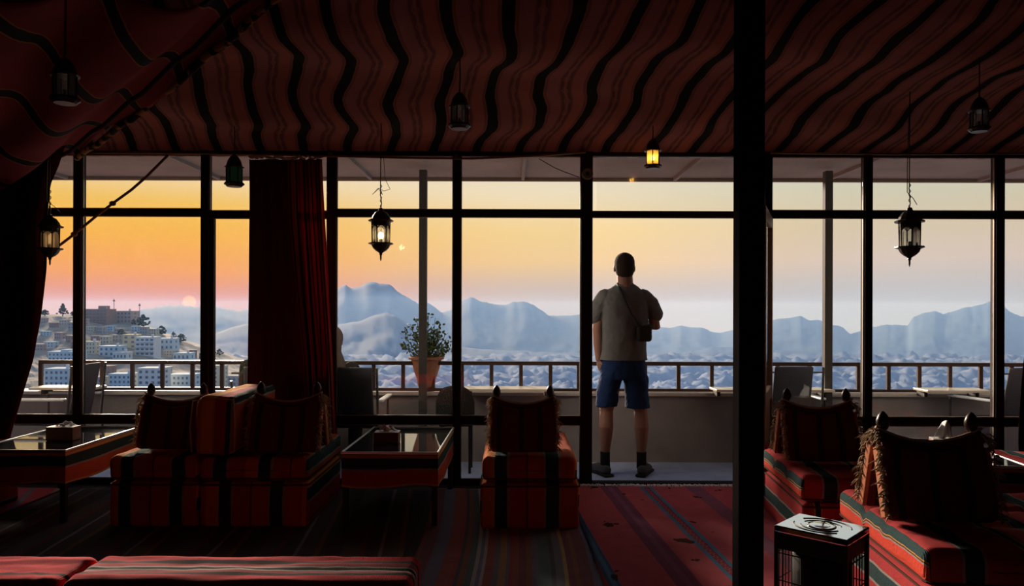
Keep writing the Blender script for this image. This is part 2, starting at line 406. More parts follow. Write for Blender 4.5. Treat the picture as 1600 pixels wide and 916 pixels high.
# haze lying over the valley between the terrace and the mountains
hz = MB(); hz.box((0, 3350, -440), (9000, 6300, 1000))
hm = bpy.data.materials.new('valley_haze'); hm.use_nodes = True; t = hm.node_tree; t.nodes.clear()
vs_ = N(t, 'ShaderNodeVolumeScatter'); vs_.inputs['Color'].default_value = (0.34, 0.56, 1.0, 1); vs_.inputs['Density'].default_value = 0.00021; vs_.inputs['Anisotropy'].default_value = 0.12
o_ = N(t, 'ShaderNodeOutputMaterial'); t.links.new(vs_.outputs[0], o_.inputs['Volume'])
hm.cycles.homogeneous_volume = True
HAZE = hz.build('valley_haze', hm, origin=(0, 3330, -890), kind='stuff', label='thin bluish evening haze hanging between town and mountains', cat='haze')

# ================================================================== SETTING: room
YW = 5.80
def S(name, mb, m, label, cat='wall', **k): return mb.build(name, m, kind='structure', label=label, cat=cat, **k)
floor_m = mat('worn_floor', (0.07, 0.06, 0.065), 0.7, 0.3, noise_amt=0.5, noise_scale=6, bump=0.3)
wall_m = mat('dark_tent_wall', (0.05, 0.02, 0.018), 0.95, 0.1, bump=0.3)
b = MB(); b.box((0.2, 1.4, -0.05), (12.6, 8.9, 0.1)); S('floor', b, floor_m, 'dark worn floor of the room under the rugs', 'floor')
b = MB(); b.box((-6.15, 1.4, 2.1), (0.1, 8.9, 4.4)); S('wall_left', b, wall_m, 'dark tent side wall, left of the room')
b = MB(); b.box((6.55, 1.4, 2.1), (0.1, 8.9, 4.4)); S('wall_right', b, wall_m, 'dark tent side wall, right of the room')
b = MB(); b.box((0.2, -3.05, 2.1), (12.8, 0.1, 4.4)); S('wall_back', b, wall_m, 'dark tent wall behind the viewer')

# ceiling: sagging striped tent cloth
cr_ = (0.32, 0.12, 0.115); ck = (0.012, 0.013, 0.012); co = (0.30, 0.12, 0.04); cd = (0.22, 0.08, 0.085); cb = (0.16, 0.06, 0.065)
M_ceil = stripes('striped_tent_cloth', [(.068, ck), (.006, co), (.016, cd), (.072, cr_), (.010, cd), (.02, cb), (.018, cr_), (.02, cb), (.010, cd), (.072, (0.37, 0.12, 0.09)), (.016, cd), (.006, co)],
                 wob=0.02, motif=(0.20, 0.024, 0.13, (0.30, 0.12, 0.07)), sheen=0.0)
def ceil_z(x, y):
    base = 2.60 + 0.285*(YW-y) if y > 2.2 else 2.60+0.285*3.6 + 0.05*(2.2-y)
    e = min(1, max(0, (YW-y)/0.5))
    sag = 0.055*math.cos((y-5.8)*2*PI/0.86 + 0.8*fnz(x*0.6, 3.3)*2)*(0.6+0.6*fnz(x*0.9, y*0.5, 4))
    sag += 0.07*fnz(x*1.3, y*1.1, 9) + 0.02*abs(math.sin((x+.19*(y-5.8))*PI/1.05))
    sag += .045*abs(math.sin((y-5.8)*PI/.78 + 1.3*fnz(x*.5, 7)))*(.5+fnz(x*.8, y*.4, 12)) + .012*fnz(x*5, y*4, 2)
    return base + e*sag
def cf(a, t):
    x = -6.1 + 12.6*a; y = 5.86 - 8.9*t**1.25
    z = ceil_z(x, y)
    e = min(1, max(0, (YW-y)/0.35))
    u = x + 0.19*(y-5.8) - 0.012 + e*(0.026*math.sin((y)*2*PI/0.95 + 1.5*fnz(x*0.8, 0)*2) + 0.09*fnz(x*0.7, y*1.6, 6) + .03*fnz(x*1.5, y*4, 8))
    # on the left the cloth runs more steeply
    return Vector((x, y, z)), u+0.0, y
b = MB(); b.grid(cf, 260, 200); o = S('ceiling', b, M_ceil, 'sagging red tent cloth ceiling with wavy black stripes', 'ceiling', sm=True)
thicken(o, 0.012)

# ---------------------------------------------------------------- window wall
def wx(px, py=480): return P(px, py, YW).x
Z_TOP, Z_T, Z_L, Z_B = 2.585, 2.125, 0.505, 0.035
def window(i, xa, xb, mull_w, label, tz=Z_T, lower=True, split=None):
    """bay from xa to xb; owns its rails and the mullion at its right"""
    r = root('window_%d' % i, ((xa+xb)/2, YW, 0), label, 'window', kind='structure'); o0 = r.location
    def bar(nm, c, s): MB().bbox(c, s, 0.005).build(nm, M_frame, r, origin=o0)
    w = xb-xa; cx = (xa+xb)/2
    bar('top_rail', (cx, YW, Z_TOP+0.015), (w, 0.06, 0.05))
    bar('transom', (cx, YW, tz), (w, 0.055, 0.055))
    bar('lower_rail', (cx, YW, Z_L), (w, 0.055, 0.065))
    bar('bottom_rail', (cx, YW, 0.02), (w, 0.06, 0.045))
    bar('mullion', (xb+mull_w/2, YW, 1.30), (mull_w, 0.08, 2.62))
    if split:   # inner sash frame
        bar('sash_frame', (xa+0.018, YW+.005, (tz+Z_L)/2), (0.035, 0.05, tz-Z_L-.06))
    for nm, z0, z1 in (('pane', tz+.027, Z_TOP-.01), ('pane', Z_L+.032, tz-.027), ('pane', 0.042, Z_L-.032)):
        MB().box((cx, YW+0.005, (z0+z1)/2), (w-.002, 0.006, z1-z0)).build(nm, M_pane, r, origin=o0)
    # putty and dirt bead along the panes
    bd = MB()
    for z0, z1 in ((tz+.027, Z_TOP-.01), (Z_L+.032, tz-.027), (0.042, Z_L-.032)):
        for z in (z0+.004, z1-.004): bd.box((cx, YW-.012, z), (w-.004, .012, .007))
        for x in (xa+.004, xb-.004): bd.box((x, YW-.012, (z0+z1)/2), (.007, .012, z1-z0-.004))
    bd.build('glazing_bead', M_bead, r, origin=o0, kind='stuff')
    return r
M_bead = mat('pale_glazing_bead', (0.30, 0.27, 0.23), 0.5, 0.5)
X = [wx(p) for p in (118, 130, 316, 328, 512, 526, 708, 720, 907, 925, 1142, 1204, 1348, 1360, 1552, 1565)]
window(1, -5.0, X[0], X[1]-X[0], 'far left window bay beside the big dark curtain')
window(2, X[1], X[2], X[3]-X[2], 'window bay with the sun and the hilltop town behind it')
window(3, X[3], X[4], X[5]-X[4], 'window bay half covered by the tied red curtain', tz=Z_T-0.015, split=True)
window(4, X[5], X[6], X[7]-X[6], 'window bay with the potted plant and lit lantern in front')
window(5, X[7], X[8], X[9]-X[8], 'window bay behind the single central seat, left of the doorway')
window(6, X[11]+.0, X[12], X[13]-X[12], 'narrow window bay just right of the thick post')
window(7, X[13], X[14], X[15]-X[14], 'wide window bay with the unlit coach lantern')
window(8, X[15], X[15]+1.0, .06, 'window bay cut by the right picture edge')
b = MB(); b.box((-5.55, YW, 1.3), (1.12, .08, 2.62)); S('wall_front', b, wall_m, 'solid end of the window wall at far left')
xr = X[15]+1.06; b = MB(); b.box(((xr+6.5)/2, YW, 1.3), (6.5-xr, .08, 2.62)); S('wall_front_end', b, wall_m, 'solid end of the window wall at far right')
# doorway
r = root('door_1', ((X[9]+X[11])/2, YW, 0), 'open doorway with the standing man in it', 'doorway', kind='structure'); o0 = r.location
cx = (X[9]+X[11])/2; w = X[11]-X[9]
for nm, c, s in (('top_rail', (cx, YW, Z_TOP+.015), (w, .06, .05)), ('transom', (cx, YW, Z_T-.004), (w, .06, .052)), ('threshold', (cx, YW, 0.0125), (w, .09, .025)),
                 ('door_jamb', (wx(1198), YW, 1.3), (.06, .08, 2.62))):
    MB().bbox(c, s, .005).build(nm, M_frame, r, origin=o0)
MB().box((cx, YW+.005, (Z_T+Z_TOP)/2+.01), (w-.07, .006, Z_TOP-Z_T-.05)).build('pane', M_pane, r, origin=o0)
# open door leaf seen edge-on beside the post
lf = MB(); pa = Vector((wx(1203)-.01, YW-.03, 0)); pb = Vector((1.715, 5.06, 0)); dd = pb-pa; L = dd.length; ang = math.atan2(dd.y, dd.x)
mid = (pa+pb)/2; M_leaf = mat('brown_door_leaf', (0.30, 0.17, 0.10), 0.5, 0.4, bump=.2)
for z in (0.08, 0.75, 2.05): lf.bbox((mid.x, mid.y, z), (L, .04, .09), .006, rz=ang)
for q in (0.04, L-0.04):
    c = pa + dd.normalized()*q; lf.bbox((c.x, c.y, 1.06), (.08, .042, 2.06), .006, rz=ang)
leaf = lf.build('door_leaf', M_leaf, r, origin=o0)
g_ = MB(); g_.box((mid.x, mid.y, 1.4), (L-.16, .006, 1.22), rz=ang); g_.build('door_pane', M_pane, leaf)
bpy.context.view_layer.update()
leaf.children[0].location = -Vector(o0)
pan = MB(); pan.box((mid.x, mid.y, .41), (L-.16, .015, .6), rz=ang); q = pan.build('door_panel', M_leaf, leaf); q.location = -Vector(o0)
hd = MB(); c = pb - dd.normalized()*.05; nrm_ = Vector((-dd.y, dd.x, 0)).normalized()
hd.tube([c+Vector((0, 0, 1.02)), c-nrm_*.06+Vector((0, 0, 1.02)), c-nrm_*.06-dd.normalized()*.1+Vector((0, 0, 1.02))], .008, 8)
q = hd.build('door_handle', mat('steel', (.5, .5, .5), .3, .5, 1.0), leaf); q.location = -Vector(o0)

# thick post in the room
pc = Vector((1.088, 3.4, 0)); pw = .115
b = MB(); b.bbox((pc.x, 3.4, 1.64), (pw, pw, 3.28), 0.012)
b.bbox((pc.x, 3.4, 0.04), (pw+.03, pw+.03, 0.08), 0.006)
S('support_post', b, mat('black_post', (0.010, 0.009, 0.010), .95, .0, bump=.3, bump_scale=25), 'thick dark square post from floor to tent ceiling', 'post')

# ---------------------------------------------------------------- terrace
YP = 6.66
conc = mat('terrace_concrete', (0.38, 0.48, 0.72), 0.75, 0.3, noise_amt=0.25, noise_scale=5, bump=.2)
parm = mat('parapet_plaster', (0.25, 0.225, 0.22), 0.9, 0.2, noise_amt=0.3, noise_scale=4, bump=.2)
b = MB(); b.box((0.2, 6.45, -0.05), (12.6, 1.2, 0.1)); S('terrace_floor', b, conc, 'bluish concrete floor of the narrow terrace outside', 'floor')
b = MB(); b.box((0.2, YP+.09, .30), (12.6, .18, .60)); S('parapet_wall', b, parm, 'low brown plastered wall along the terrace edge', 'wall')
b = MB(); b.bbox((0.2, YP+.09, .612), (12.6, .24, .03), .006); S('trim_1', b, mat('pale_coping', (0.5, .45, .4), .6, .4), 'pale coping strip along the top of the terrace wall', 'coping')
roofm = mat('terrace_roof_sheet', (0.22, 0.19, 0.18), .8, .2, noise_amt=.4, noise_scale=2, bump=.3)
b = MB(); b.box((0.2, 6.48, 2.66), (12.6, 1.22, .05))
S('terrace_roof', b, roofm, 'shallow sheet roof over the terrace, seen from below', 'roof')
b = MB(); zr = P(800, 281, 7.05).z; b.bbox((0.2, 7.08, (zr+2.66)/2), (12.6, .04, 2.66-zr+.02), .006); S('trim_2', b, mat('fascia_brown', (.22, .16, .12), .7, .3), 'brown fascia board along the outer terrace roof edge', 'fascia')
b = MB()
for k in range(9):
    b.box((-5.7+k*1.45, 6.45, 2.62), (.03, 1.2, .03))
S('trim_3', b, roofm, 'dark rafters under the terrace roof sheet', 'rafter')
postm = mat('terrace_post_grey', (.07, .065, .06), .7, .2, bump=.15)
for i, (pxa, pxb, lb) in enumerate(((655, 667, 'slim grey terrace post in front of the potted plant'), (1287, 1299, 'slim grey terrace post seen through the bay right of the thick post'))):
    Yp = 6.52; c = P((pxa+pxb)/2, 450, Yp); ww = (pxb-pxa)/F*Yp
    b = MB(); b.bbox((c.x, Yp, 1.3), (ww, ww, 2.6), .006); b.bbox((c.x, Yp, .01), (ww+.06, ww+.06, .02), .003)
    S('terrace_post', b, postm, lb, 'post')
# railing
YR = YP+.05
r = root('balcony_railing', (0, YR, .628), 'dark metal railing of one row of balusters on the terrace wall', 'railing'); o0 = r.location
railm = mat('railing_metal', (.06, .035, .026), .35, .5, bump=.1)
xl = P(62, 568, YR).x; xR = 5.6
MB().bbox(((xl+xR)/2, YR, .885), (xR-xl, .045, .035), .006).build('top_rail', railm, r, origin=o0)
MB().bbox(((xl+xR)/2, YR, .645), (xR-xl, .03, .028), .005).build('bottom_rail', railm, r, origin=o0)
bal = None
bps = [64, 113, 160, 207, 254, 301, 347, 395, 443, 490, 537, 584, 630, 677, 722, 768, 814, 860, 904, 952, 1008, 1060, 1112, 1165, 1215, 1265, 1341, 1388, 1436, 1484, 1532, 1580, 1630, 1680, 1730]
bm_ = MB().bbox((0, 0, 0), (.034, .03, .235), .004)
for px in bps:
    c = P(px, 590, YR)
    if bal is None:
        bal = bm_.build('baluster', railm, r); bal.location = (c.x, 0, .766-.628)
    else:
        q = bal.copy(); C.objects.link(q); q.parent = r; q.location = (c.x, 0, .766-.628)

# ================================================================== TOWN
wall_cols = dict(pink=(.48, .34, .27), brown=(.36, .23, .17), white=(.66, .65, .62), cream=(.56, .51, .38), blue=(.50, .60, .64), grey=(.38, .36, .33), yellow=(.56, .49, .30))
def wm(c): return mat('house_wall_'+c, wall_cols[c], .9, .1, noise_amt=.12, noise_scale=.5)
winm = mat('dark_house_window', (.13, .15, .19), .4, .5)
def house(px, py, wpx, hpx, col, floors, cols, label, group=None, dep=0.8, pent=None, balc=False, yaw=0, tank=True):
    q, f = hillat(px, py+1); s = F/q.y; w = wpx/s; h = hpx/s; d = w*dep
    top = h
    r = root('house', (q.x, q.y, q.z), label, 'building', rz=yaw, group=group)
    b = MB().box((0, d/2, h/2-2.5), (w, d, h+5)); b.box((0, d/2, h+.25), (w+.3, d+.3, .5))
    if pent: b.box((w*pent[0], d/2, h+pent[2]/s/2), (w*pent[1], d*.5, pent[2]/s))
    b.build('walls', wm(col), r)
    k = MB(); fh = h/floors; cw = w/cols
    for i in range(floors):
        for j in range(cols):
            k.box(((j+.5)*cw-w/2, -.03, (i+.5)*fh), (cw*(.62 if balc else .42), .16, fh*.48))
        if not balc and d > 4:
            k.box((w/2, d*.5, (i+.5)*fh), (.16, d*.2, fh*.45)); k.box((-w/2, d*.5, (i+.5)*fh), (.16, d*.2, fh*.45))
    k.build('window_openings', winm, r, kind='stuff')
    if balc:
        for i in range(floors):
            MB().box((0, -.5, i*fh+.45), (w, 1.0, .9)).build('balcony', wm(col), r)
    if tank:
        MB().lathe([(.7, 0), (.7, 1.3), (.5, 1.5)], (w*.28, d*.4, h+.5), 10).build('roof_tank', wm('white'), r)
    return r
named = [
 (150, 503, 34, 20, 'brown', 4, 6, 'brown hotel block with a rooftop box at the hill crest', dict(pent=(.15, .32, 6), balc=True)),
 (188, 504, 33, 18, 'pink', 3, 6, 'long orange-brown block on the hill crest, right of the hotel', {}),
 (226, 556, 29, 29, 'white', 4, 4, 'white block with four dark balcony rows on the slope', dict(balc=True)),
 (202, 544, 21, 21, 'yellow', 3, 2, 'yellowish house left of the white balcony block', {}),
 (257, 546, 27, 17, 'blue', 2, 4, 'pale house right of the white balcony block', {}),
 (139, 552, 19, 18, 'cream', 3, 4, 'cream house just right of the left mullion, mid slope', {}),
 (170, 556, 31, 15, 'blue', 2, 4, 'light blue long house mid slope below the yellowish house', {}),
 (96, 563, 42, 13, 'blue', 2, 7, 'light blue row house just above the railing at far left', dict(pent=(0, .3, 4))),
 (187, 561, 22, 10, 'white', 1, 4, 'small white flat house above the railing', {}),
 (283, 562, 26, 10, 'blue', 1, 4, 'flat pale blue house at the lower right of the slope', {}),
 (88, 603, 38, 26, 'blue', 3, 5, 'blue-shaded house seen through the leftmost railing gap', {}),
 (148, 606, 24, 16, 'grey', 2, 3, 'grey house low behind the second railing gap', {}),
 (187, 607, 34, 22, 'blue', 3, 5, 'pale blue house with small windows behind the third railing gap', {}),
 (234, 610, 38, 34, 'white', 4, 4, 'tall pale four-storey block behind the fourth railing gap', {}),
 (282, 610, 40, 24, 'blue', 3, 6, 'pale blue block behind the railing left of the thick mullion', {}),
 (341, 606, 19, 34, 'cream', 5, 2, 'narrow cream block right of the thick mullion, low down', {}),
 (366, 618, 22, 30, 'grey', 4, 3, 'grey block low behind the railing beside the red curtain', {}),
]
for px, py, w, h, c, fl_, cl, lb, kw in named: house(px, py, w, h, c, fl_, cl, lb, **kw)
# a house of the slope, repeated small and far away
small = [(66, 505), (82, 512), (98, 508), (113, 514), (70, 525), (90, 530), (108, 535), (140, 518), (155, 521), (170, 517), (184, 523), (148, 534), (163, 537), (178, 534), (76, 543), (60, 548), (118, 545), (238, 523), (224, 522), (212, 518), (126, 508), (300, 556), (262, 556), (316, 560), (110, 585), (130, 592), (165, 584), (258, 588), (306, 590), (320, 600), (330, 585)]
protos = {}; taken = set()
nick = ['the brown hotel', 'the orange-brown crest block', 'the white balcony block', 'the yellowish house', 'the pale house beside the balcony block', 'the cream mullion house', 'the long light blue house',
        'the far-left blue row house', 'the small white flat house', 'the flat pale blue house', 'the leftmost railing-gap house', 'the grey second-gap house', 'the third-gap pale house', 'the tall four-storey block',
        'the pale block left of the thick mullion', 'the narrow cream block', 'the grey block by the curtain']
def rel(px, py, c):
    cand = sorted(range(len(named)), key=lambda k: abs(px-named[k][0])+1.5*abs(py-named[k][1]+named[k][3]/2))
    for k in cand:
        dx = px-named[k][0]; dy = py-5-(named[k][1]-named[k][3]/2)
        w = ('above' if dy < 0 else 'below') if abs(dy)*1.3 > abs(dx) else ('left of' if dx < 0 else 'right of')
        for pre in ('', 'upper ' if dy < 0 else 'lower ', 'farther '):
            lb = 'small %s%s flat-roofed hillside house %s %s' % (pre, c, w, nick[k])
            if lb not in taken: taken.add(lb); return lb
cn = {'pink': 'pinkish', 'grey': 'grey', 'brown': 'brown', 'blue': 'bluish-white', 'cream': 'cream'}
for i, (px, py) in enumerate(small):
    c = ['pink', 'grey', 'brown', 'blue', 'cream'][i*7 % 5]
    q, f = hillat(px, py)
    if c not in protos: o = protos[c] = house(px, py, rnd.uniform(12, 15), rnd.uniform(8, 11), c, 2, 3, 'x', yaw=0, tank=False)
    else: o = copy_tree(protos[c])
    o['label'] = rel(px, py, cn[c]); o['group'] = 'small flat-roofed houses on the hill'
    o.location = q; o.rotation_euler = (0, 0, rnd.uniform(-.35, .35)); k = rnd.uniform(.8, 1.05); o.scale = (k, k, k*rnd.uniform(.85, 1.2))
# trees and masts on the crest
treem = mat('dusty_tree_leaves', (.07, .085, .05), .9, .1, noise_amt=.5, noise_scale=1); barkm = mat('bark', (.10, .07, .05), .9, .1)
def tree(px, py, wpx, hpx, label, group=None, conifer=False, seed=0):
    q, f = hillat(px, py); s = F/q.y; w = wpx/s; h = hpx/s; rr = random.Random(seed)
    r = root('tree', (q.x, q.y, q.z-.3), label, 'tree', group=group)
    MB().tube([(0, 0, -1), (0, 0, h*.3), (.05*w, 0, h*.7)], [w*.05, w*.04, w*.02], 6).build('trunk', barkm, r)
    b = MB()
    for k in range(70):
        t = rr.random(); z = h*(.2+.78*t); rad = (w*.5*(1.05-t) if conifer else w*.5*math.sin(PI*min(1, .2+.8*t)))*math.sqrt(rr.random()); a = rr.random()*2*PI
        b.ball((rad*math.cos(a), rad*math.sin(a), z), w*rr.uniform(.06, .13), 6, (1, 1, rr.uniform(.5, .9)))
    b.build('crown', treem, r)
tree(98, 494, 17, 20, 'dark conifer on the hill crest at far left', conifer=True, seed=1)
tree(224, 512, 20, 21, 'leaning dark tree on the crest right of the hotel blocks', seed=2)
tree(209, 508, 9, 10, 'low bush between the orange-brown block and the leaning tree', seed=3)
tree(252, 523, 17, 14, 'broad bush on the descending crest', seed=4)
tree(271, 531, 9, 13, 'small upright tree, left one of a pair on the falling ridge', seed=5)
tree(283, 535, 15, 14, 'rounded tree, right one of a pair on the falling ridge', seed=6)
tree(190, 530, 18, 16, 'dark tree beside the yellowish house', seed=7)
tree(343, 556, 12, 11, 'bush on the ridge just right of the thick mullion', seed=8)
tree(330, 552, 9, 9, 'small bush hard against the thick mullion', seed=9)
tree(70, 493, 14, 9, 'low bush at the left end of the crest', seed=10)
tree(114, 494, 9, 8, 'low bush right of the dark conifer', seed=11)
mastm = mat('mast_metal', (.12, .1, .1), .6, .4)
for px, py, h, lb in ((178, 500, 34, 'thin radio mast above the brown hotel'), (218, 508, 34, 'thin lamp mast beside the leaning tree')):
    q, f = hillat(px, py); s = F/q.y; r = root('radio_mast', q, lb, 'mast')
    MB().tube([(0, 0, -1), (0, 0, h/s)], .22, 6).build('pole', mastm, r)
    MB().box((0, 0, h/s-1.5), (1.4, .3, 1.0)).build('antenna', mastm, r)

# ================================================================== TERRACE THINGS
slingm = mat('dark_sling_cloth', (.04, .044, .055), .7, .4, bump=.2); tubem = mat('grey_chair_tube', (.10, .095, .09), .35, .5, .6)
padm = mat('pale_armrest', (.55, .57, .6), .25, .5)
def chair(loc, rz, label, wb=.34, hb=.905):
    r = root('terrace_chair', loc, label, 'chair', rz=rz, group=None)
    MB().soft((0, .21, .43), (wb+.06, .42, .035), .016).build('seat', slingm, r, sm=True)
    b = MB(); b.soft((0, -.02, .66), (wb, .03, .50), .014, fn=lambda q: q+Vector((0, -.10*(q.z+.25)/.5+.02*math.cos(q.x*5), 0))); b.build('backrest', slingm, r, sm=True)
    for s in (-1, 1):
        MB().tube([(s*.26, -.10, 0), (s*.25, -.06, .45), (s*.245, -.10, hb)], .010, 8).build('back_post', tubem, r)
        MB().tube([(s*.25, .40, 0), (s*.25, .40, .62)], .010, 8).build('leg', tubem, r)
        MB().soft((s*.265, .17, .635), (.05, .46, .022), .010).build('armrest', padm, r, sm=True)
        MB().tube([(s*wb/2, -.09, .86), (s*.247, -.09, .86)], .007, 6).build('cross_link', tubem, r)
    return r
def fx(px, Y): return P(px, 600, Y).x
chair((fx(546, 6.0), 5.97, 0), 0, 'dark terrace chair with the seated hooded person, beside the red curtain', wb=.42)
chair((fx(1233, 6.2), 6.2, 0), 0, 'dark sling terrace chair just right of the thick post', wb=.32)
chair((fx(1592, 6.1), 6.15, 0), .25, 'dark sling terrace chair at the right picture edge', wb=.34)
chair((fx(121, 6.2), 6.2, 0), PI/2, 'terrace chair turned sideways beside the big left curtain', wb=.3)
# rounded dark wicker chair behind the mullion
r = root('wicker_chair', (fx(712, 6.2), 6.2, 0), 'small dark round-backed chair behind the mullion right of the potted plant', 'chair')
wk = mat('dark_wicker', (.02, .022, .02), .9, .1, bump=.8, bump_scale=80)
MB().soft((0, .1, .42), (.28, .3, .05), .02).build('seat', wk, r, sm=True)
b = MB(); b.grid(lambda a, t: (Vector((.15*math.sin((a-.5)*2.4)/math.sin(1.2), -.1+.1*(1-math.cos((a-.5)*2.4)), .44+t*(.30-.14*abs(2*a-1)**3))), 0, 0), 14, 8)
o = b.build('backrest', wk, r, sm=True); thicken(o, .03)
for sx in (-.12, .12):
    for sy in (-.02, .22): MB().tube([(sx, sy, 0), (sx, sy, .4)], .012, 6).build('leg', wk, r)
# counter boards along the parapet
boardm = mat('counter_board', (.62, .55, .45), .3, .5, noise_amt=.2, noise_scale=8)
for pxa, pxb, lb in ((58, 156, 'pale counter board on the parapet at the far left'), (725, 862, 'pale counter board on the parapet behind the central seat'),
                     (1114, 1200, 'pale counter board on the parapet beside the thick post'), (1254, 1296, 'short pale counter board behind the chair right of the thick post'),
                     (1438, 1536, 'pale counter board on the parapet in the wide right bay')):
    Y = 6.5; xa, xb = fx(pxa, Y), fx(pxb, Y); r = root('counter_board', ((xa+xb)/2, Y, .62), lb, 'table')
    MB().bbox((0, 0, .055), (xb-xa, .24, .022), .005).build('top', boardm, r)
    for s in (-1, 1): MB().box((s*((xb-xa)/2-.05), .06, .02), (.03, .12, .05)).build('bracket', M_dark, r)
# potted plant standing on the parapet
YPL = 6.75; base = P(666, 603, YPL); base.z = .627
r = root('potted_plant', base, 'terracotta pot with a leafy shrub standing on the parapet', 'plant'); pk = YPL/F
terra = mat('terracotta', (.42, .19, .12), .8, .2, noise_amt=.2, bump=.1)
prof = [(.060, .03), (.078, .05), (.085, .10), (.118, .20), (.135, .27), (.138, .285), (.160, .29), (.163, .31), (.150, .315), (.138, .30), (.12, .28)]
b = MB(); b.lathe(prof, n=28); pot = b.build('pot', terra, r, sm=False)
MB().lathe([(.05, 0), (.055, .01), (.05, .03)], n=16).build('pot_foot', M_dark, r)
MB().lathe([(.01, .275), (.13, .28), (.01, .29)], n=16).build('soil', mat('soil', (.03, .02, .015), .95, .1), r)
br = MB(); lf_ = MB(); rr = random.Random(11)
def leaf(b, p, d, L, wdt):
    d = d.normalized(); s = d.cross(Vector((rr.uniform(-1, 1), rr.uniform(-1, 1), rr.uniform(-1, 1)))).normalized(); n_ = d.cross(s)*.12*L
    b.add([p, p+d*L*.35+s*wdt-n_, p+d*L*.75+s*wdt*.8-n_, p+d*L, p+d*L*.75-s*wdt*.8-n_, p+d*L*.35-s*wdt-n_, p+d*L*.5], [(0, 1, 6), (1, 2, 6), (2, 3, 6), (3, 4, 6), (4, 5, 6), (5, 0, 6)])
ends = [(-.23, .42), (-.21, .56), (-.15, .60), (-.10, .66), (-.03, .63), (.03, .70), (.09, .66), (.14, .60), (.18, .52), (.22, .45), (.235, .38), (.12, .50), (-.12, .50), (0, .56), (.06, .58), (.17, .38), (.07, .44), (-.06, .48), (.1, .56), (.02, .48)]
for ex, ez in ends:
    ey = rr.uniform(-.13, .13); p0 = Vector((rr.uniform(-.03, .03), rr.uniform(-.03, .03), .28)); p3 = Vector((ex, ey, ez+.01))
    p1 = p0 + Vector((ex*.55, ey*.4, (ez-.28)*.35)); pts = []
    for k in range(7):
        t = k/6; pts.append((1-t)**2*p0 + 2*t*(1-t)*p1 + t*t*p3 + Vector((rr.uniform(-.006, .006), 0, 0)))
    br.tube(pts, [.007-.0008*k for k in range(7)], 5)
    for k in range(36):
        t = rr.uniform(.36, 1.0); i = min(5, int(t*6)); p = pts[i].lerp(pts[i+1], t*6-i) + Vector((rr.gauss(0, .014), rr.gauss(0, .014), rr.gauss(0, .014)))
        leaf(lf_, p, Vector((rr.gauss(0, 1), rr.gauss(0, 1), rr.gauss(.4, .8))), rr.uniform(.024, .040), rr.uniform(.009, .013))
br.build('branches', mat('branch', (.10, .08, .05), .8, .2), r); lf_.build('foliage', mat('leaf_green', (.10, .15, .06), .6, .3, noise_amt=.4), r, kind='stuff')

# ================================================================== SEATS
jut = {}
def rpath(hw, hd, z, r=.035):
    out = []
    for cx, cy, a0 in ((hw-r, -hd+r, -90), (hw-r, hd-r, 0), (-hw+r, hd-r, 90), (-hw+r, -hd+r, 180)):
        for k in range(4):
            a = math.radians(a0+k*30); out.append((cx+r*math.cos(a), cy+r*math.sin(a), z))
    return out + [out[0]]
def seat_base(x0, x1, y0, y1, yaw, label, m, group=None, h=.29, uoff=0):
    cx, cy = (x0+x1)/2, (y0+y1)/2; w, d = x1-x0, y1-y0
    r = root('floor_bench', (cx, cy, 0), label, 'bench', rz=yaw, group=group)
    MB().soft((0, 0, h/2), (w, d, h), .03, m=8, fn=lambda q: q + Vector((.006*fnz(q.y*6, q.z*8), .006*fnz(q.x*6, q.z*9, 3), 0)), uoff=uoff+.3).build('cover', m, r, sm=True)
    b = MB(); z = h-.02; hw, hd = w/2-.0, d/2-.0
    b.tube(rpath(hw, hd, z, .03), .006, 6); b.build('piping', M_pipe2, r)
    return r
M_pipe2 = mat('dark_piping', (.10, .04, .03), .9, .1)
def mattress(x0, x1, y0, y1, yaw, label, m, z0=.29, h=.16, uoff=0, r_=.045, sag=.012, seed=0, cushion_joint=None, cat='mattress', name='seat_mattress'):
    cx, cy = (x0+x1)/2, (y0+y1)/2; w, d = x1-x0, y1-y0
    r = root(name, (cx, cy, z0), label, cat, rz=yaw)
    def fn(q):
        dz = 0
        if q.z > 0:
            dz = -sag*math.cos(min(1, abs(q.x)/(w/2))*PI/2) + .007*fnz(q.x*7, q.y*7, seed) + .004*fnz(q.x*22, q.y*16, seed)
            if cushion_joint is not None:
                for cj in cushion_joint: dz -= .022*math.exp(-((q.y-cj)/.018)**2)
        if q.z <= 0: dz = 0
        return q + Vector((.006*fnz(q.y*5, q.z*7, seed+2), .006*fnz(q.x*5, q.z*7, seed+5), dz))
    MB().soft((0, 0, h/2), (w, d, h), r_, k=4, m=26, fn=fn, uoff=uoff).build('cover', m, r, sm=True)
    b = MB(); z = .022; hw, hd = w/2-.004, d/2-.004
    b.tube(rpath(hw, hd, z, .04), .005, 6); b.build('piping', M_pipe2, r)
    return r
def shagline(b, pts, n, L, rr, out, r0=.0045):
    for i in range(n):
        t = rr.random()*(len(pts)-1); k = int(t); p = pts[k].lerp(pts[min(k+1, len(pts)-1)], t-k)
        p = p + Vector((rr.gauss(0, .005), rr.gauss(0, .008), rr.gauss(0, .006)))
        d = Vector((out.x*rr.uniform(.2, 1)+rr.gauss(0, .35), rr.gauss(0, .5), rr.uniform(-.9, .15)))*L*rr.uniform(.6, 1.2)
        b.tube([p, p+d*.5+Vector((0, 0, .004)), p+d+Vector((0, 0, -.2*L))], [r0, r0*.8, r0*.3], 4, cap=False)
saddle_cloth = stripes('saddle_cloth', [(.09, (.17, .04, .035)), (.03, (.05, .05, .05)), (.11, (.19, .05, .04)), (.03, (.04, .05, .05))], bump=.5)
saddle_side = mat('saddle_side_cloth', (.55, .20, .10), .9, .2, bump=.3)
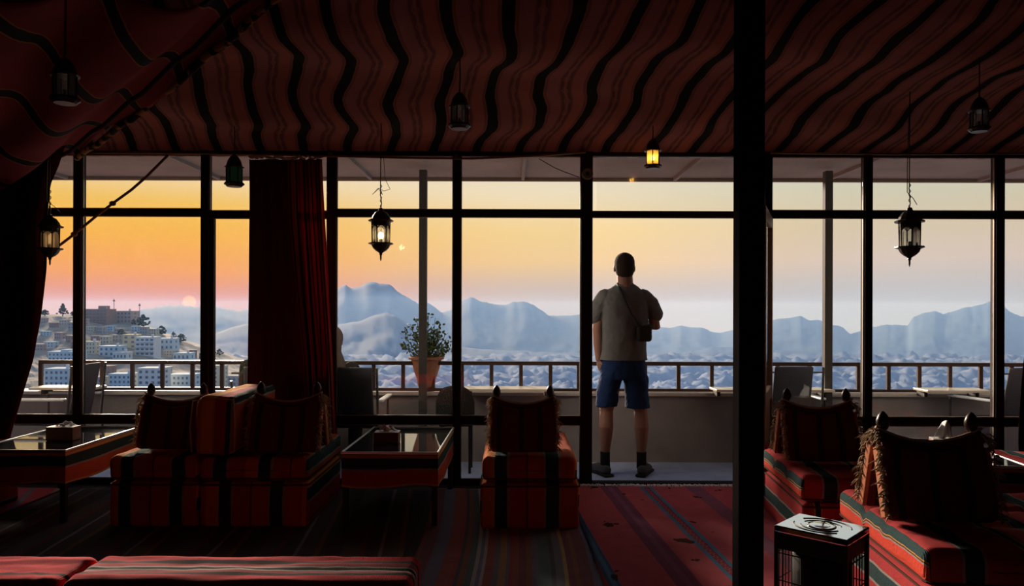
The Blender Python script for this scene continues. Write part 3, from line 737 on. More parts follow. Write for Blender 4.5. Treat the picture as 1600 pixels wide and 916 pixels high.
def make_saddle(seed=0, w=.42):
    """padded camel-saddle armrest: two leaning panels, a dipped crest and two wooden pommels"""
    r = root('saddle_armrest', (0, 0, 0), 'x', 'armrest'); rr = random.Random(seed)
    H = .33; hw = w/2
    for s in (-1, 1):
        tilt = s*.30; R = Matrix.Rotation(tilt, 3, 'X')
        def fn(q, s=s):
            f = (q.z+H/2)/H; x = q.x/hw
            q = q + Vector((0, 0, -f**2*.055*(1-x*x)))
            q.x *= 1 + .05*math.sin(f*PI) - .05*f
            q.y += (-s*-1)*-.0 + .012*fnz(q.x*6, q.z*6, seed+s)
            return q
        MB().soft((0, s*.072, H/2-.004), (w, .058, H), .026, k=3, m=14, fn=fn, R=R).build('padded_panel', saddle_cloth, r, sm=True)
        # light cloth ends of each panel
        for sx in (-1, 1):
            MB().soft((sx*(hw+.001), s*.072, H/2-.02), (.018, .050, H*.86), .008, m=4, R=R).build('panel_end', saddle_side, r, sm=True)
    crest = [Vector((x, 0, H+.012-.058*(1-(x/hw)**2))) for x in [hw*(k/8-1) for k in range(17)]]
    MB().tube([p+Vector((0, -.014, .016)) for p in crest], .007, 6).build('crest_piping', M_pipe, r)
    MB().tube([p+Vector((0, 0, -.016)) for p in crest], [.034]*17, 10).build('crest_pad', saddle_cloth, r, sm=True)
    for s in (-1, 1):
        x = s*(hw-.035); b = MB()
        b.lathe([(.014, -.06), (.016, .0), (.013, .012), (.020, .020), (.026, .038), (.026, .055), (.018, .075), (.007, .088), (.001, .092)], (x, 0, H), 14)
        b.build('pommel', M_wood, r, sm=True)
        b = MB()
        for t in (-1, 1): b.tube([(x, 0, H+.005), (x+.005*s, t*.125, .012)], [.012, .010], 6)
        b.build('wooden_fork', M_wood, r, sm=True)
    f = MB()
    for sx in (-1, 1):
        for s in (-1, 1):
            pts = [Vector((sx*(hw+.004), s*(.125-.10*k/8), .02+(H-.03)*k/8)) for k in range(9)]
            pts = [p + Vector((0, s*.028, 0)) for p in pts]
            shagline(f, pts, 90, .026, rr, Vector((sx, s*.3, 0)))
        pts = [Vector((sx*(hw-.01), y, H-.0)) for y in (-.04, -.02, 0, .02, .04)]
        shagline(f, pts, 70, .034, rr, Vector((sx, 0, 0)))
    f.build('wool_fringe', M_fringe, r, kind='stuff')
    return r
sad0 = make_saddle(3)
used = []
def saddle(px, pybase, label, yaw=0, z=.45, k=1.0):
    q = fl(px, pybase, z); o = sad0 if not used else copy_tree(sad0); used.append(1)
    o.location = (q.x, q.y+.13, z+.004); o.rotation_euler = (0, 0, yaw); o.scale = (k, k, k)
    o['label'] = label; o['category'] = 'armrest'; o['group'] = 'saddle-shaped armrests on the floor seats'
    return o
ZS = .455
# left double seat
for key, x0, x1, lb, lm in (('a', -2.52, -1.96, 'striped bench block, left half of the left pair', 'orange-striped mattress left of the upright backrest'),
                            ('b', -1.955, -1.27, 'striped bench block, right half of the left pair', 'orange-striped mattress right of the upright backrest')):
    seat_base(x0+.003, x1, 4.62, 5.50, 0, lb, M_mat_a, group='striped floor seat bases')
    mattress(x0, x1, 4.61, 5.52, 0, lm, M_mat_a, uoff=.28 if key == 'a' else .05, seed=3 if key == 'a' else 4)
# upright backrest between them
seqC = [(.05, ORA), (.07, (.85, .36, .06)), (.012, OCH), (.07, RED), (.03, TEA), (.012, GRY), (.05, TEA), (.012, GRY), (.30, ORR)]
M_back = stripes('woven_backrest', seqC, wob=.01)
def bfn(q): return q + Vector((.02*(q.z+.18)/.36 + .006*fnz(q.z*6, q.y*5), .008*fnz(q.x*6, q.z*6, 4), .008*fnz(q.x*8, q.y*6)))
r = root('backrest_mattress', (-1.86, 5.0, .456), 'thick upright mattress as backrest between the two left seats', 'backrest')
MB().soft((0, 0, .185), (.25, .82, .37), .05, k=4, m=18, fn=bfn, uoff=.13).build('cover', M_back, r, sm=True)
b = MB(); b.tube([(-.135, -.39, .02), (-.14, -.405, .18), (-.125, -.40, .34), (0, -.405, .36), (.13, -.40, .35), (.14, -.405, .2), (.13, -.39, .02)], .005, 6); b.build('piping', M_pipe, r)
saddle(263, 704, 'saddle armrest left of the upright backrest on the left seat')
saddle(442, 709, 'saddle armrest against the red curtain, right of the upright backrest', k=1.05)
# central single seat
seat_base(-.195, .425, 4.60, 5.55, .0, 'striped base of the single central floor seat', M_mat_a, group='striped floor seat bases')
mattress(-.185, .415, 4.62, 5.62, .0, 'orange and dark striped mattress of the single central seat', M_mat_a, uoff=.30, seed=8)
saddle(818, 709, 'saddle armrest on the single central seat')
# right seats, turned a little
def rseat(px, py, w, L, yaw, lb, lm, seed, m=M_mat_b, uoff=0, joint=None):
    q = fl(px, py, ZS); c = Vector((q.x, q.y, 0)); ux = Vector((math.cos(yaw), math.sin(yaw), 0)); uy = Vector((-math.sin(yaw), math.cos(yaw), 0))
    m0 = c + ux*w/2 + uy*L/2
    seat_base(m0.x-w/2-.0, m0.x+w/2, m0.y-L/2, m0.y+L/2, yaw, lb, m, group='striped floor seat bases', uoff=uoff)
    return mattress(m0.x-w/2-.01, m0.x+w/2, m0.y-L/2, m0.y+L/2, yaw, lm, m, seed=seed, uoff=uoff, r_=.05, cushion_joint=joint)
rseat(1255, 741, .53, 1.1, -.10, 'red striped base of the seat beside the thick post', 'red striped mattress of the seat beside the thick post', 12, uoff=.29, joint=[-.25, .05])
saddle(1289, 723, 'saddle armrest on the seat just right of the thick post', yaw=-.05, k=1.03)
rseat(1453, 856, .93, 1.02, -.095, 'red striped base of the nearest right seat', 'wide red striped mattress of the nearest right seat', 15, uoff=.47, joint=[-.1, .15])
saddle(1474, 818, 'large nearest saddle armrest, on the wide right seat', yaw=-.07, k=1.1)
rseat(1660, 745, .6, .9, -.12, 'red striped base of the seat at the right picture edge', 'red striped mattress at the right edge beyond the table', 17, uoff=.33)
# seat beyond the left table
seat_base(-4.40, -3.50, 4.5, 5.26, 0, 'striped base of the seat beyond the left table', M_mat_a, group='striped floor seat bases')
mattress(-4.40, -3.49, 4.5, 5.27, 0, 'orange-red mattress peeping beyond the left table', M_mat_b, seed=19, uoff=.1)
# low seat in the foreground, lower left
RED_ = RED; RED = (.62, .02, .04)
seqD = [(.035, RED), (.022, DRK), (.02, (.5, .1, .12)), (.008, WHI), (.016, DRK), (.008, WHI), (.03, (.5, .08, .10)), (.022, DRK), (.035, RED), (.2, RED)]
M_fore = stripes('woven_foreground_red', seqD, wob=.004)
def fore(px0, px1, lb, seed, m, uo):
    za = .56; a = fl(px0, 868, za); c = fl(px1, 868, za); yn = fl(400, 908, za).y; yf = a.y
    r = root('long_bolster', ((a.x+c.x)/2, (yn+yf)/2, .44), lb, 'bolster'); w = c.x-a.x; d = yf-yn
    MB().soft((0, 0, .06), (w, d+.03, .12), .03, k=4, m=22, uaxis='y', uoff=uo, fn=lambda q: q + Vector((0, 0, (.006*fnz(q.x*5, q.y*20, seed)+.003*fnz(q.x*30, q.y*30, seed)) if q.z > 0 else 0))).build('cover', m, r, sm=True)
    b = MB(); b.tube([(-w/2+.03, -d/2-.012, .0), (w/2-.03, -d/2-.012, .0)], .005, 6); b.build('piping', M_pipe2, r)
    return yn, yf, a.x, c.x
seqE = [(.035, RED), (.016, DRK), (.16, RED), (.022, DRK), (.04, ORR), (.2, RED)]; RED = RED_
M_fore2 = stripes('woven_foreground_plain_red', seqE, wob=.004)
yn, yf, xa1, _ = fore(-160, 158, 'plain red bolster in the foreground, cut by the left picture edge', 1, M_fore2, .10)
_, _, _, xb1 = fore(160, 658, 'red bolster with black and white stripes across the lower left foreground', 2, M_fore, .10)
r = root('floor_bench', ((xa1+xb1)/2, (yn+yf)/2, 0), 'dark base under the two foreground bolsters', 'bench')
MB().soft((0, 0, .22), (xb1-xa1-.02, yf-yn, .435), .03, m=8, uaxis='y').build('cover', saddle_cloth, r, sm=True)
a = fl(448, 914, .50); c = fl(652, 914, .50)
r = root('seat_cushion', ((a.x+c.x)/2, yn-.21, 0), 'orange striped seat cushion at the bottom picture edge', 'cushion')
MB().soft((0, 0, .25), (c.x-a.x, .28, .50), .03, m=12, uoff=.1).build('cover', M_mat_a, r, sm=True)
MB().tube([(-(c.x-a.x)/2+.03, .14, .03), ((c.x-a.x)/2-.03, .14, .03)], .005, 6).build('piping', M_pipe2, r)

# ================================================================== TABLES
def glasstop():
    m = bpy.data.materials.new('dark_glass_top'); m.use_nodes = True; b = m.node_tree.nodes['Principled BSDF']
    b.inputs['Base Color'].default_value = (.03, .032, .036, 1); b.inputs['Roughness'].default_value = .035; b.inputs['IOR'].default_value = 3.0; b.inputs['Specular IOR Level'].default_value = .8
    return m
M_gt = glasstop(); M_rim = mat('pale_metal_rim', (.55, .53, .5), .3, .5, .8)
skirtm = stripes('table_skirt_cloth', [(.02, OCH), (.065, TEA), (.012, GRY), (.09, ORR), (.012, OCH), (.2, RED)], bump=.4)
def table(cx, cy, w, d, yaw, label, zt=.46, sk=.20):
    r = root('low_table', (cx, cy, 0.012), label, 'table', rz=yaw)
    MB().bbox((0, 0, zt-.006), (w-.02, d-.02, .012), .003).build('glass_top', M_gt, r)
    b = MB(); hw, hd = w/2-.005, d/2-.005
    for s in (-1, 1):
        b.bbox((s*hw, 0, zt-.004), (.012, w*0+d, .018), .003); b.bbox((0, s*hd, zt-.004), (w, .012, .018), .003)
    b.build('rim', M_rim, r)
    def sf(q): return q
    b = MB(); per = [(-hw, -hd), (hw, -hd), (hw, hd), (-hw, hd), (-hw, -hd)]
    def g(a, t):
        k = a*4; i = min(3, int(k)); f = k-i; x = per[i][0]*(1-f)+per[i+1][0]*f; y = per[i][1]*(1-f)+per[i+1][1]*f
        o = 1+.02*t*math.sin(a*60)*.5; z = zt-.016-t*(sk+.012*math.sin(a*23))
        return Vector((x*o, y*o, z)), t*sk+.0, a
    b.grid(g, 96, 10); o = b.build('cloth_skirt', skirtm, r, sm=False); thicken(o, .004)
    for sx in (-1, 1):
        for sy in (-1, 1): MB().bbox((sx*(hw-.022), sy*(hd-.022), (zt-.02)/2), (.034, .034, zt-.02), .003).build('leg', M_dark, r)
    return r
table(-.755, 5.135, .615, 1.0, -.02, 'low glass-topped table between the left pair and the central seat')
table(-3.13, 5.15, .62, .95, .0, 'low glass-topped table at the left edge')
table(2.76, 4.74, .58, .90, -.12, 'low glass-topped table behind the large nearest saddle armrest')
boxm = mat('brown_tissue_box', (.16, .07, .035), .6, .3); tism = mat('white_tissue', (.85, .87, .9), .9, .1, noise_amt=.05)
def tissue(px, py, w, h, label, tis, yaw=0, side=(0.16, .07, .035)):
    q = fl(px, py, .462); r = root('tissue_box', (q.x, q.y+.05, .4725), label, 'tissue box', rz=yaw)
    MB().bbox((0, 0, h/2), (w, .10, h), .006).build('box', boxm, r)
    MB().bbox((0, 0, h+.002), (w*.98, .098, .004), .001).build('lid_panel', M_rim2, r)
    rr = random.Random(px)
    def g(a, t):
        an = (a-.5)*2; x = w*(.36*an*(1-.55*t) + tis[2]*t*t); z = h+.004+tis[0]*t*(1-.25*an*an) + .006*math.sin(a*11+t*3)
        return Vector((x, .022*math.sin(a*9)*(.4+t)+.01, z)), 0, 0
    o = MB().grid(g, 16, 8).build('tissue', tism, r, sm=True); thicken(o, .0015)
    if tis[1]:
        def g2(a, t): return Vector((w*(-.3+.7*a), -.02*t+.03, h+.004+.03*math.sin(a*PI)*(1-t*.4)+.004*math.sin(a*20))), 0, 0
        o = MB().grid(g2, 14, 5).build('tissue', tism, r, sm=True); thicken(o, .0015)
M_rim2 = mat('pale_box_lid', (.6, .58, .54), .5, .4)
tissue(92, 692, .185, .09, 'brown tissue box on the left table', (.015, 1, 0))
tissue(603, 697, .165, .075, 'brown tissue box with low white tissue on the middle table', (.045, 1, -.1))
tissue(1482, 713, .15, .088, 'tissue box with tall white tissue on the right table', (.11, 0, .1), yaw=-.25)

# ================================================================== RUGS
def rug(name, corners, label, m, ufn, z=.006, nx=60, ny=80, fringe=None, wave=.004, th=.006):
    (x0, x1, y0, y1) = corners; c = Vector(((x0+x1)/2, (y0+y1)/2, 0))
    r = root(name, c, label, 'rug')
    def g(a, t):
        y = y0+(y1-y0)*t; x = x0+(x1-x0)*a; u, dx = ufn(x, y)
        return Vector((x+dx, y, z+wave*(1+fnz(x*4, y*4, z*99))+.003*fnz(x*14, y*9, 2))), u, y
    o = MB().grid(g, nx, ny).build('woven_cloth', m, r, origin=c, sm=True); thicken(o, th)
    if fringe:
        b = MB(); rr = random.Random(5); x = x0
        while x < x1:
            dx = ufn(x, y1)[1]; p = Vector((x+dx, y1, z+.006)); b.tube([p, p+Vector((rr.gauss(0, .006), .012, .006)), p+Vector((rr.gauss(0, .014), rr.uniform(.05, .075), .004))], [.0045, .005, .0025], 4, cap=False); x += .009
        b.build('tassel_fringe', M_tas, r, origin=c, kind='stuff')
    return r
M_tas = mat('pale_tassels', (.85, .80, .82), .95, .1)
seqR = [(.47, (0.590, 0.132, 0.151)), (.02, (0.080, 0.182, 0.352)), (.025, (0.131, 0.301, 0.522)), (.02, (0.080, 0.182, 0.352)), (.265, (0.624, 0.132, 0.168)), (.05, (0.284, 0.097, 0.182)), (.04, (0.352, 0.131, 0.233)), (.04, (0.284, 0.097, 0.182)),
        (.17, (0.658, 0.139, 0.168)), (.022, (0.114, 0.284, 0.488)), (.045, (0.301, 0.063, 0.114)), (.022, (0.114, 0.284, 0.488)), (.26, (0.624, 0.132, 0.168)), (.12, (0.335, 0.131, 0.216)), (.30, (0.624, 0.132, 0.168)), (.05, (0.097, 0.250, 0.437)), (.3, (0.624, 0.132, 0.168))]
M_redrug = stripes('red_rug_weave', seqR, bump=.8, noise_amt=.4, motif=(1.145, .020, .06, (0.750, 0.148, 0.148)), wear=.9)
rug('red_rug', (.46, 2.5, 2.3, 5.66), 'red rug with blue patterned bands running to the doorway', M_redrug, lambda x, y: (x+.045*(y-3.67), -.02*(y-3.67)), z=.014, fringe=True)
ks = []; rr = random.Random(21)
kc = [(0.534, 0.162, 0.182), (0.299, 0.319, 0.397), (0.417, 0.221, 0.162), (0.202, 0.299, 0.319), (0.690, 0.202, 0.202), (0.573, 0.397, 0.221), (0.338, 0.162, 0.202), (0.280, 0.299, 0.436), (0.495, 0.202, 0.182), (0.182, 0.202, 0.221)]
tot = 0
while len(ks) < 29:
    w = rr.uniform(.018, .045); ks.append((w, kc[rr.randrange(10)])); tot += w
ks[9] = (.018, (0.651, 0.671, 0.700)); ks[10] = (.02, (0.299, 0.358, 0.534)); ks[11] = (.018, (0.651, 0.671, 0.700)); ks[25] = (.022, (0.700, 0.534, 0.260))
M_kil = stripes('kilim_weave', ks, bump=.8, noise_amt=.4)
kper = sum(w for w, c in ks); koff = sum(w for w, c in ks[:10])+.01
def kuf(x, y): return x+.19+koff, .035*math.sin((y-3.4)*1.5)-.03*(y-3.67)*.5+.03*(y > 5)*0
rug('striped_kilim', (-.56, .50, 2.2, 5.62), 'narrow-striped kilim under and before the central seat', M_kil, kuf, z=.004, nx=50)
seqL = [(.10, (0.208, 0.196, 0.221)), (.03, (0.297, 0.145, 0.145)), (.08, (0.158, 0.158, 0.182)), (.02, (0.476, 0.451, 0.527)), (.09, (0.196, 0.170, 0.182)), (.03, (0.348, 0.221, 0.145)), (.12, (0.145, 0.145, 0.158))]
M_drug = stripes('dark_rug_weave', seqL, bump=1.0, noise_amt=.5)
rug('dark_rug', (-3.35, -.60, 2.3, 5.58), 'dark worn rug under the left seats and tables', M_drug, lambda x, y: (x*1.0+.1*(y-4), 0), z=.004, nx=90)
seqP = [(.15, (0.607, 0.097, 0.131)), (.05, (0.522, 0.352, 0.386)), (.1, (0.488, 0.097, 0.148)), (.04, (0.216, 0.182, 0.250))]
rug('pink_rug', (-4.6, -3.38, 3.2, 5.6), 'faded pinkish rug at the far left under the table', stripes('pink_rug_weave', seqP, bump=.6), lambda x, y: (x+.4*y, 0), z=.004)
seqQ = [(.2, (0.522, 0.063, 0.080)), (.04, (0.097, 0.097, 0.165)), (.3, (0.573, 0.063, 0.080))]
rug('maroon_rug', (2.54, 5.0, 2.4, 5.6), 'maroon rug under the right-hand seats and table', stripes('maroon_rug_weave', seqQ, bump=.6), lambda x, y: (x, 0), z=.004)
# frayed scraps on the red rug
scr = mat('frayed_scrap', (.30, .17, .12), .95, .1); scd = mat('dark_scrap', (.03, .02, .02), .95, .1)
for i, (px, py, w, dk) in enumerate(((941, 873, .07, 1), (950, 892, .07, 1), (997, 899, .12, 0), (1100, 881, .10, 1), (1124, 896, .07, 0), (1050, 871, .05, 1), (978, 885, .05, 1))):
    q = fl(px, py, .03); lb = ['dark tuft on the rug edge, farther of two', 'dark tuft on the rug edge, nearer of two', 'wide frayed tan patch at the bottom of the red rug', 'dark tuft on the blue band near the thick post', 'tan frayed patch beside the thick post', 'tiny dark tuft in the middle of the red rug', 'small dark tuft between the frayed patches'][i]
    b = MB(); rr = random.Random(i)
    b.ball((0, 0, .005), w*.5, 10, (1, .45, .07))
    for k in range(26):
        a = rr.random()*2*PI; p = Vector((math.cos(a)*w*.4, math.sin(a)*w*.18, .006)); b.tube([p, p*1.25+Vector((rr.gauss(0, .006), 0, .008)), p*1.5], [.003, .003, .001], 4, cap=False)
    b.build('rug_tuft', scd if dk else scr, origin=(q.x, q.y, .028), label=lb, cat='tuft')

# ================================================================== CURTAINS AND DRAPE
M_cur = stripes('red_black_curtain', [(.08, (.40, .055, .045)), (.03, (.02, .015, .015)), (.05, (.36, .05, .04)), (.012, (.3, .28, .28)), (.04, (.10, .015, .015)), (.06, (.42, .055, .04)), (.02, (.02, .02, .02))], trans=.22)
M_curd = stripes('dark_curtain', [(.25, (.035, .014, .013)), (.02, (.10, .015, .02)), (.3, (.028, .012, .012))], trans=0)
def curtain(name, label, m, rows, Y, folds, amp, nx=120, ny=60, ph=0, tight=1.0):
    """rows = [(py, px_left, px_right)] measured at depth Y"""
    rows = sorted(rows); L = [(r_[0], r_[1]) for r_ in rows]; Rr = [(r_[0], r_[2]) for r_ in rows]
    o0 = P((rows[-1][1]+rows[-1][2])/2, rows[-1][0], Y)
    r = root(name, o0, label, 'curtain')
    def g(a, t):
        py = rows[0][0] + (rows[-1][0]-rows[0][0])*t; px = interp(L, py)*(1-a)+interp(Rr, py)*a
        q = P(px, py, Y); s = math.sin(a*folds*2*PI+ph+.8*fnz(a*5, t*2)+.25*math.sin(t*5)); s = s*abs(s)**-.3 if abs(s) > 1e-3 else 0
        q.y += amp*s*(.5+.5*t) + .02*fnz(a*8, t*3, 5) - amp
        return q, a*folds*.21 + .02*fnz(a*6, t*2), q.z
    o = MB().grid(g, nx, ny).build('hanging_cloth', m, r, origin=o0, sm=True); thicken(o, .004)
    return r, o0
M_cura = stripes('plain_dark_red_curtain', [(.3, (.10, .03, .028)), (.02, (.16, .03, .025)), (.3, (.085, .028, .025))], trans=.15)
r, o0 = curtain('window_curtain', 'plain dark red-brown curtain hung between the left window bays', M_cura, [(250, 391, 452), (330, 391, 466), (430, 390, 476), (560, 388, 484), (700, 386, 486)], 5.70, 1.3, .02)
def frill(px0, px1, py, Y, parent, o0):
    b = MB(); rr = random.Random(3); px = px0
    while px < px1:
        p = P(px, py+rr.uniform(-2, 2), Y-.05); b.ball(p, rr.uniform(.008, .016), 6, (1.4, .5, .8)); px += rr.uniform(2, 4)
    b.build('frayed_heading', mat('frayed_white', (.5, .45, .45), .9, .1), parent, origin=o0, kind='stuff')
frill(391, 505, 246, 5.66, r, o0)
# its folded right part
curtain('window_curtain', 'gathered red and black striped curtain folds right of the plain dark curtain', M_cur, [(250, 450, 504), (340, 452, 508), (450, 462, 514), (560, 474, 520), (700, 480, 526)], 5.66, 4.0, .028, ph=1)
curtain('window_curtain', 'big dark curtain tied back at the far left', M_curd, [(225, -250, 110), (262, -250, 97), (290, -250, 84), (340, -250, 78), (420, -250, 77), (480, -250, 72), (560, -250, 62), (620, -250, 45), (680, -250, 28), (760, -250, 5)], 5.40, 4, .05)
curtain('window_curtain', 'dark curtain edge at the right picture border', M_curd, [(250, 1604, 1900), (500, 1601, 1900), (600, 1592, 1900), (690, 1586, 1900), (750, 1584, 1900)], 5.62, 4, .05)
# sloping tent drape, upper left
M_drape = stripes('tent_drape', [(.09, ck), (.012, co), (.50, (.20, .028, .032)), (.012, co)], wob=.02, sheen=0)
e0 = P(120, 243, 5.62); e1 = P(455, -30, 3.5); o0 = (e0+e1)/2
r = root('tent_drape', (o0.x, o0.y, o0.z), 'sloping swag of tent cloth across the upper left corner', 'tent cloth')
f0 = P(-330, 330, 4.9); f1 = P(-250, -60, 2.5)
def g(a, t):
    E0 = e0.lerp(e1, t); F0 = f0.lerp(f1, t); q = E0.lerp(F0, a)
    s = .075*math.sin(a*15+.5*fnz(t*3, a*4)*2)*(1-.6*a) - .30*math.sin(a*PI)*.35
    q.z += s - .03*math.sin(t*PI)*(1-a); q += Vector((.01*fnz(a*9, t*5), 0, .01*fnz(a*8, t*9, 4)))
    return q, t*3.1 - a*2.4+.04*fnz(a*5, t*3), a
o = MB().grid(g, 90, 60).build('swag_cloth', M_drape, r, origin=o0, sm=True); thicken(o, .01)
b = MB(); pts = [e0.lerp(e1, k/14)+Vector((0, 0, -.02-.03*math.sin(k/14*PI)+.012*math.sin(k*2.1))) for k in range(15)]
b.tube(pts, .022, 8); b.build('rolled_hem', M_drape, r, origin=o0, sm=True)
pts2 = [p+(f0-e0)*.10+Vector((0, 0, -.01)) for p in pts]
b = MB(); b.tube(pts2, .014, 8); b.build('seam_cord', M_curd, r, origin=o0, sm=True)
# curtain rod and wires along the window head
r = root('curtain_rod', P(500, 245, 5.72), 'thin brass-brown curtain rod sagging along the window head', 'rod'); o0 = r.location.copy()
M_rod = mat('brass_brown', (.28, .16, .08), .35, .6, .6)
pts = [P(px, py, 5.70) for px, py in ((95, 238), (320, 240), (510, 244), (640, 247), (740, 248), (830, 244), (915, 238))]
MB().tube(pts, .009, 8).build('rod_tube', M_rod, r, origin=o0, sm=True)
for px, py in ((120, 238), (515, 244), (712, 247), (912, 238)):
    c = P(px, py, 5.72); MB().box(c+Vector((0, .02, .015)), (.02, .05, .03)).build('bracket', M_rod, r, origin=o0)
r = root('curtain_rod', P(1370, 240, 5.72), 'thin dark rod along the window head right of the thick post', 'rod'); o0 = r.location.copy()
MB().tube([P(1204, 239, 5.7), P(1400, 241, 5.7), P(1620, 240, 5.7)], .008, 8).build('rod_tube', M_rod, r, origin=o0, sm=True)
c = P(918, 272, 5.74); r = root('wall_speaker', c, 'small round grey device on the door mullion', 'speaker')
q = MB().lathe([(.028, -.02), (.044, -.02), (.044, .012), (.036, .02), (.030, .012)], n=20).build('ring', mat('grey_plastic', (.22, .20, .18), .5, .4), r); q.rotation_euler = (PI/2, 0, 0)
q = MB().lathe([(.028, -.01), (.028, .008), (.012, .014)], n=16).build('speaker_cone', M_dark, r); q.rotation_euler = (PI/2, 0, 0)
b = MB(); b.tube([P(px, py, 5.73) for px, py in ((842, 248), (866, 262), (885, 270), (905, 277))], .003, 5); b.build('hanging_wire', M_dark, origin=P(880, 262, 5.73), label='thin wire hanging below the rod beside the round device', cat='wire')
ropem = mat('brown_rope', (.22, .10, .05), .95, .1, bump=.5)
pts = [P(px, py, 5.765 if px > 250 else 5.6) for px, py in ((262, 243), (228, 277), (205, 297), (176, 318), (150, 338), (116, 366), (95, 382), (70, 400))]
r = root('guy_rope', pts[3], 'knotted brown rope slanting across the two left window bays', 'rope'); o0 = pts[3]
MB().tube(pts, .010, 8).build('rope', ropem, r, origin=o0, sm=True)
b = MB()
for px, py in ((176, 318), (116, 366)): MB().ball(P(px, py, 5.6), .020, 10, (1.3, 1, 1)).build('knot', ropem, r, origin=o0, sm=True)

# ================================================================== LANTERNS
g_clear = glass('lantern_glass_clear', (.93, .93, .90), 1.0, .12, (.8, .8, .8)); g_teal = glass('lantern_glass_teal', (.45, .80, .68), 1.0, .55, (.25, .7, .55))
g_yel = glass('lantern_glass_yellow', (1.0, .85, .45), 1.0, .35, (1, .8, .35)); g_cream = glass('lantern_glass_cream', (.95, .88, .75), 1.0, .5, (.9, .8, .65))
E_bulb = emis('warm_bulb', (1.0, .72, .35), 22); M_lan = mat('lantern_black', (.02, .015, .012), .4, .5); M_lanb = mat('lantern_brown', (.06, .03, .018), .35, .5, .3)
def lamp_light(loc, e):
    d = bpy.data.lights.new('lantern_light', 'POINT'); d.energy = e; d.color = (1, .7, .38); d.shadow_soft_size = .02
    o = bpy.data.objects.new('lantern_light', d); C.objects.link(o); o.location = loc
def arch_lantern(px, py, hpx, Y, label, gl, lit=0, glintz=False, ceil=True, k=None, mt=None):
    """small Moroccan lantern; py = base, hpx = height in px"""
    q = P(px, py, Y); sc = hpx/F*Y/.25; mt = mt or M_lan
    r = root('moroccan_lantern', q, label, 'lantern', group='small domed lanterns under the tent ceiling'); r.rotation_euler = (0, 0, .3)
    s = lambda v: v*sc
    MB().lathe([(s(.004), s(.25)), (s(.008), s(.244)), (s(.004), s(.236)), (s(.014), s(.230)), (s(.030), s(.215)), (s(.046), s(.190)), (s(.054), s(.160)), (s(.056), s(.150)), (s(.070), s(.143)), (s(.066), s(.136)), (s(.05), s(.136))], n=12).build('domed_roof', mt, r)
    MB().lathe([(s(.05), s(.030)), (s(.066), s(.030)), (s(.072), s(.018)), (s(.060), s(.010)), (s(.052), 0), (s(.040), 0)], n=12).build('base', mt, r)
    for i in range(6):
        a = i*PI/3; x, y = s(.054)*math.cos(a), s(.054)*math.sin(a)
        MB().tube([(x, y, s(.028)), (x, y, s(.138))], s(.0045), 5).build('bar', mt, r)
        a2 = a+PI/6; w = s(.054)*.96; p1 = Vector((w*math.cos(a), w*math.sin(a), 0)); p2 = Vector((w*math.cos(a+PI/3), w*math.sin(a+PI/3), 0)); m_ = (p1+p2)/2
        MB().box((m_.x, m_.y, s(.083)), (.002, (p2-p1).length, s(.105)), rz=a2).build('glass_pane', gl, r)
    MB().tube([(0, 0, s(.03)), (0, 0, s(.07))], s(.009), 8).build('candle_holder', mt, r)
    if lit: MB().ball((0, 0, s(.085)), s(.017), 10, (1, 1, 1.3)).build('bulb', E_bulb, r); lamp_light(q+Vector((0, 0, s(.085))), lit)
    zc = ceil_z(q.x, q.y) - q.z
    MB().tube([(0, 0, s(.245)), (.003, .002, (zc+s(.245))/2), (0, 0, zc)], .004, 6).build('cord', mt, r)
    return r
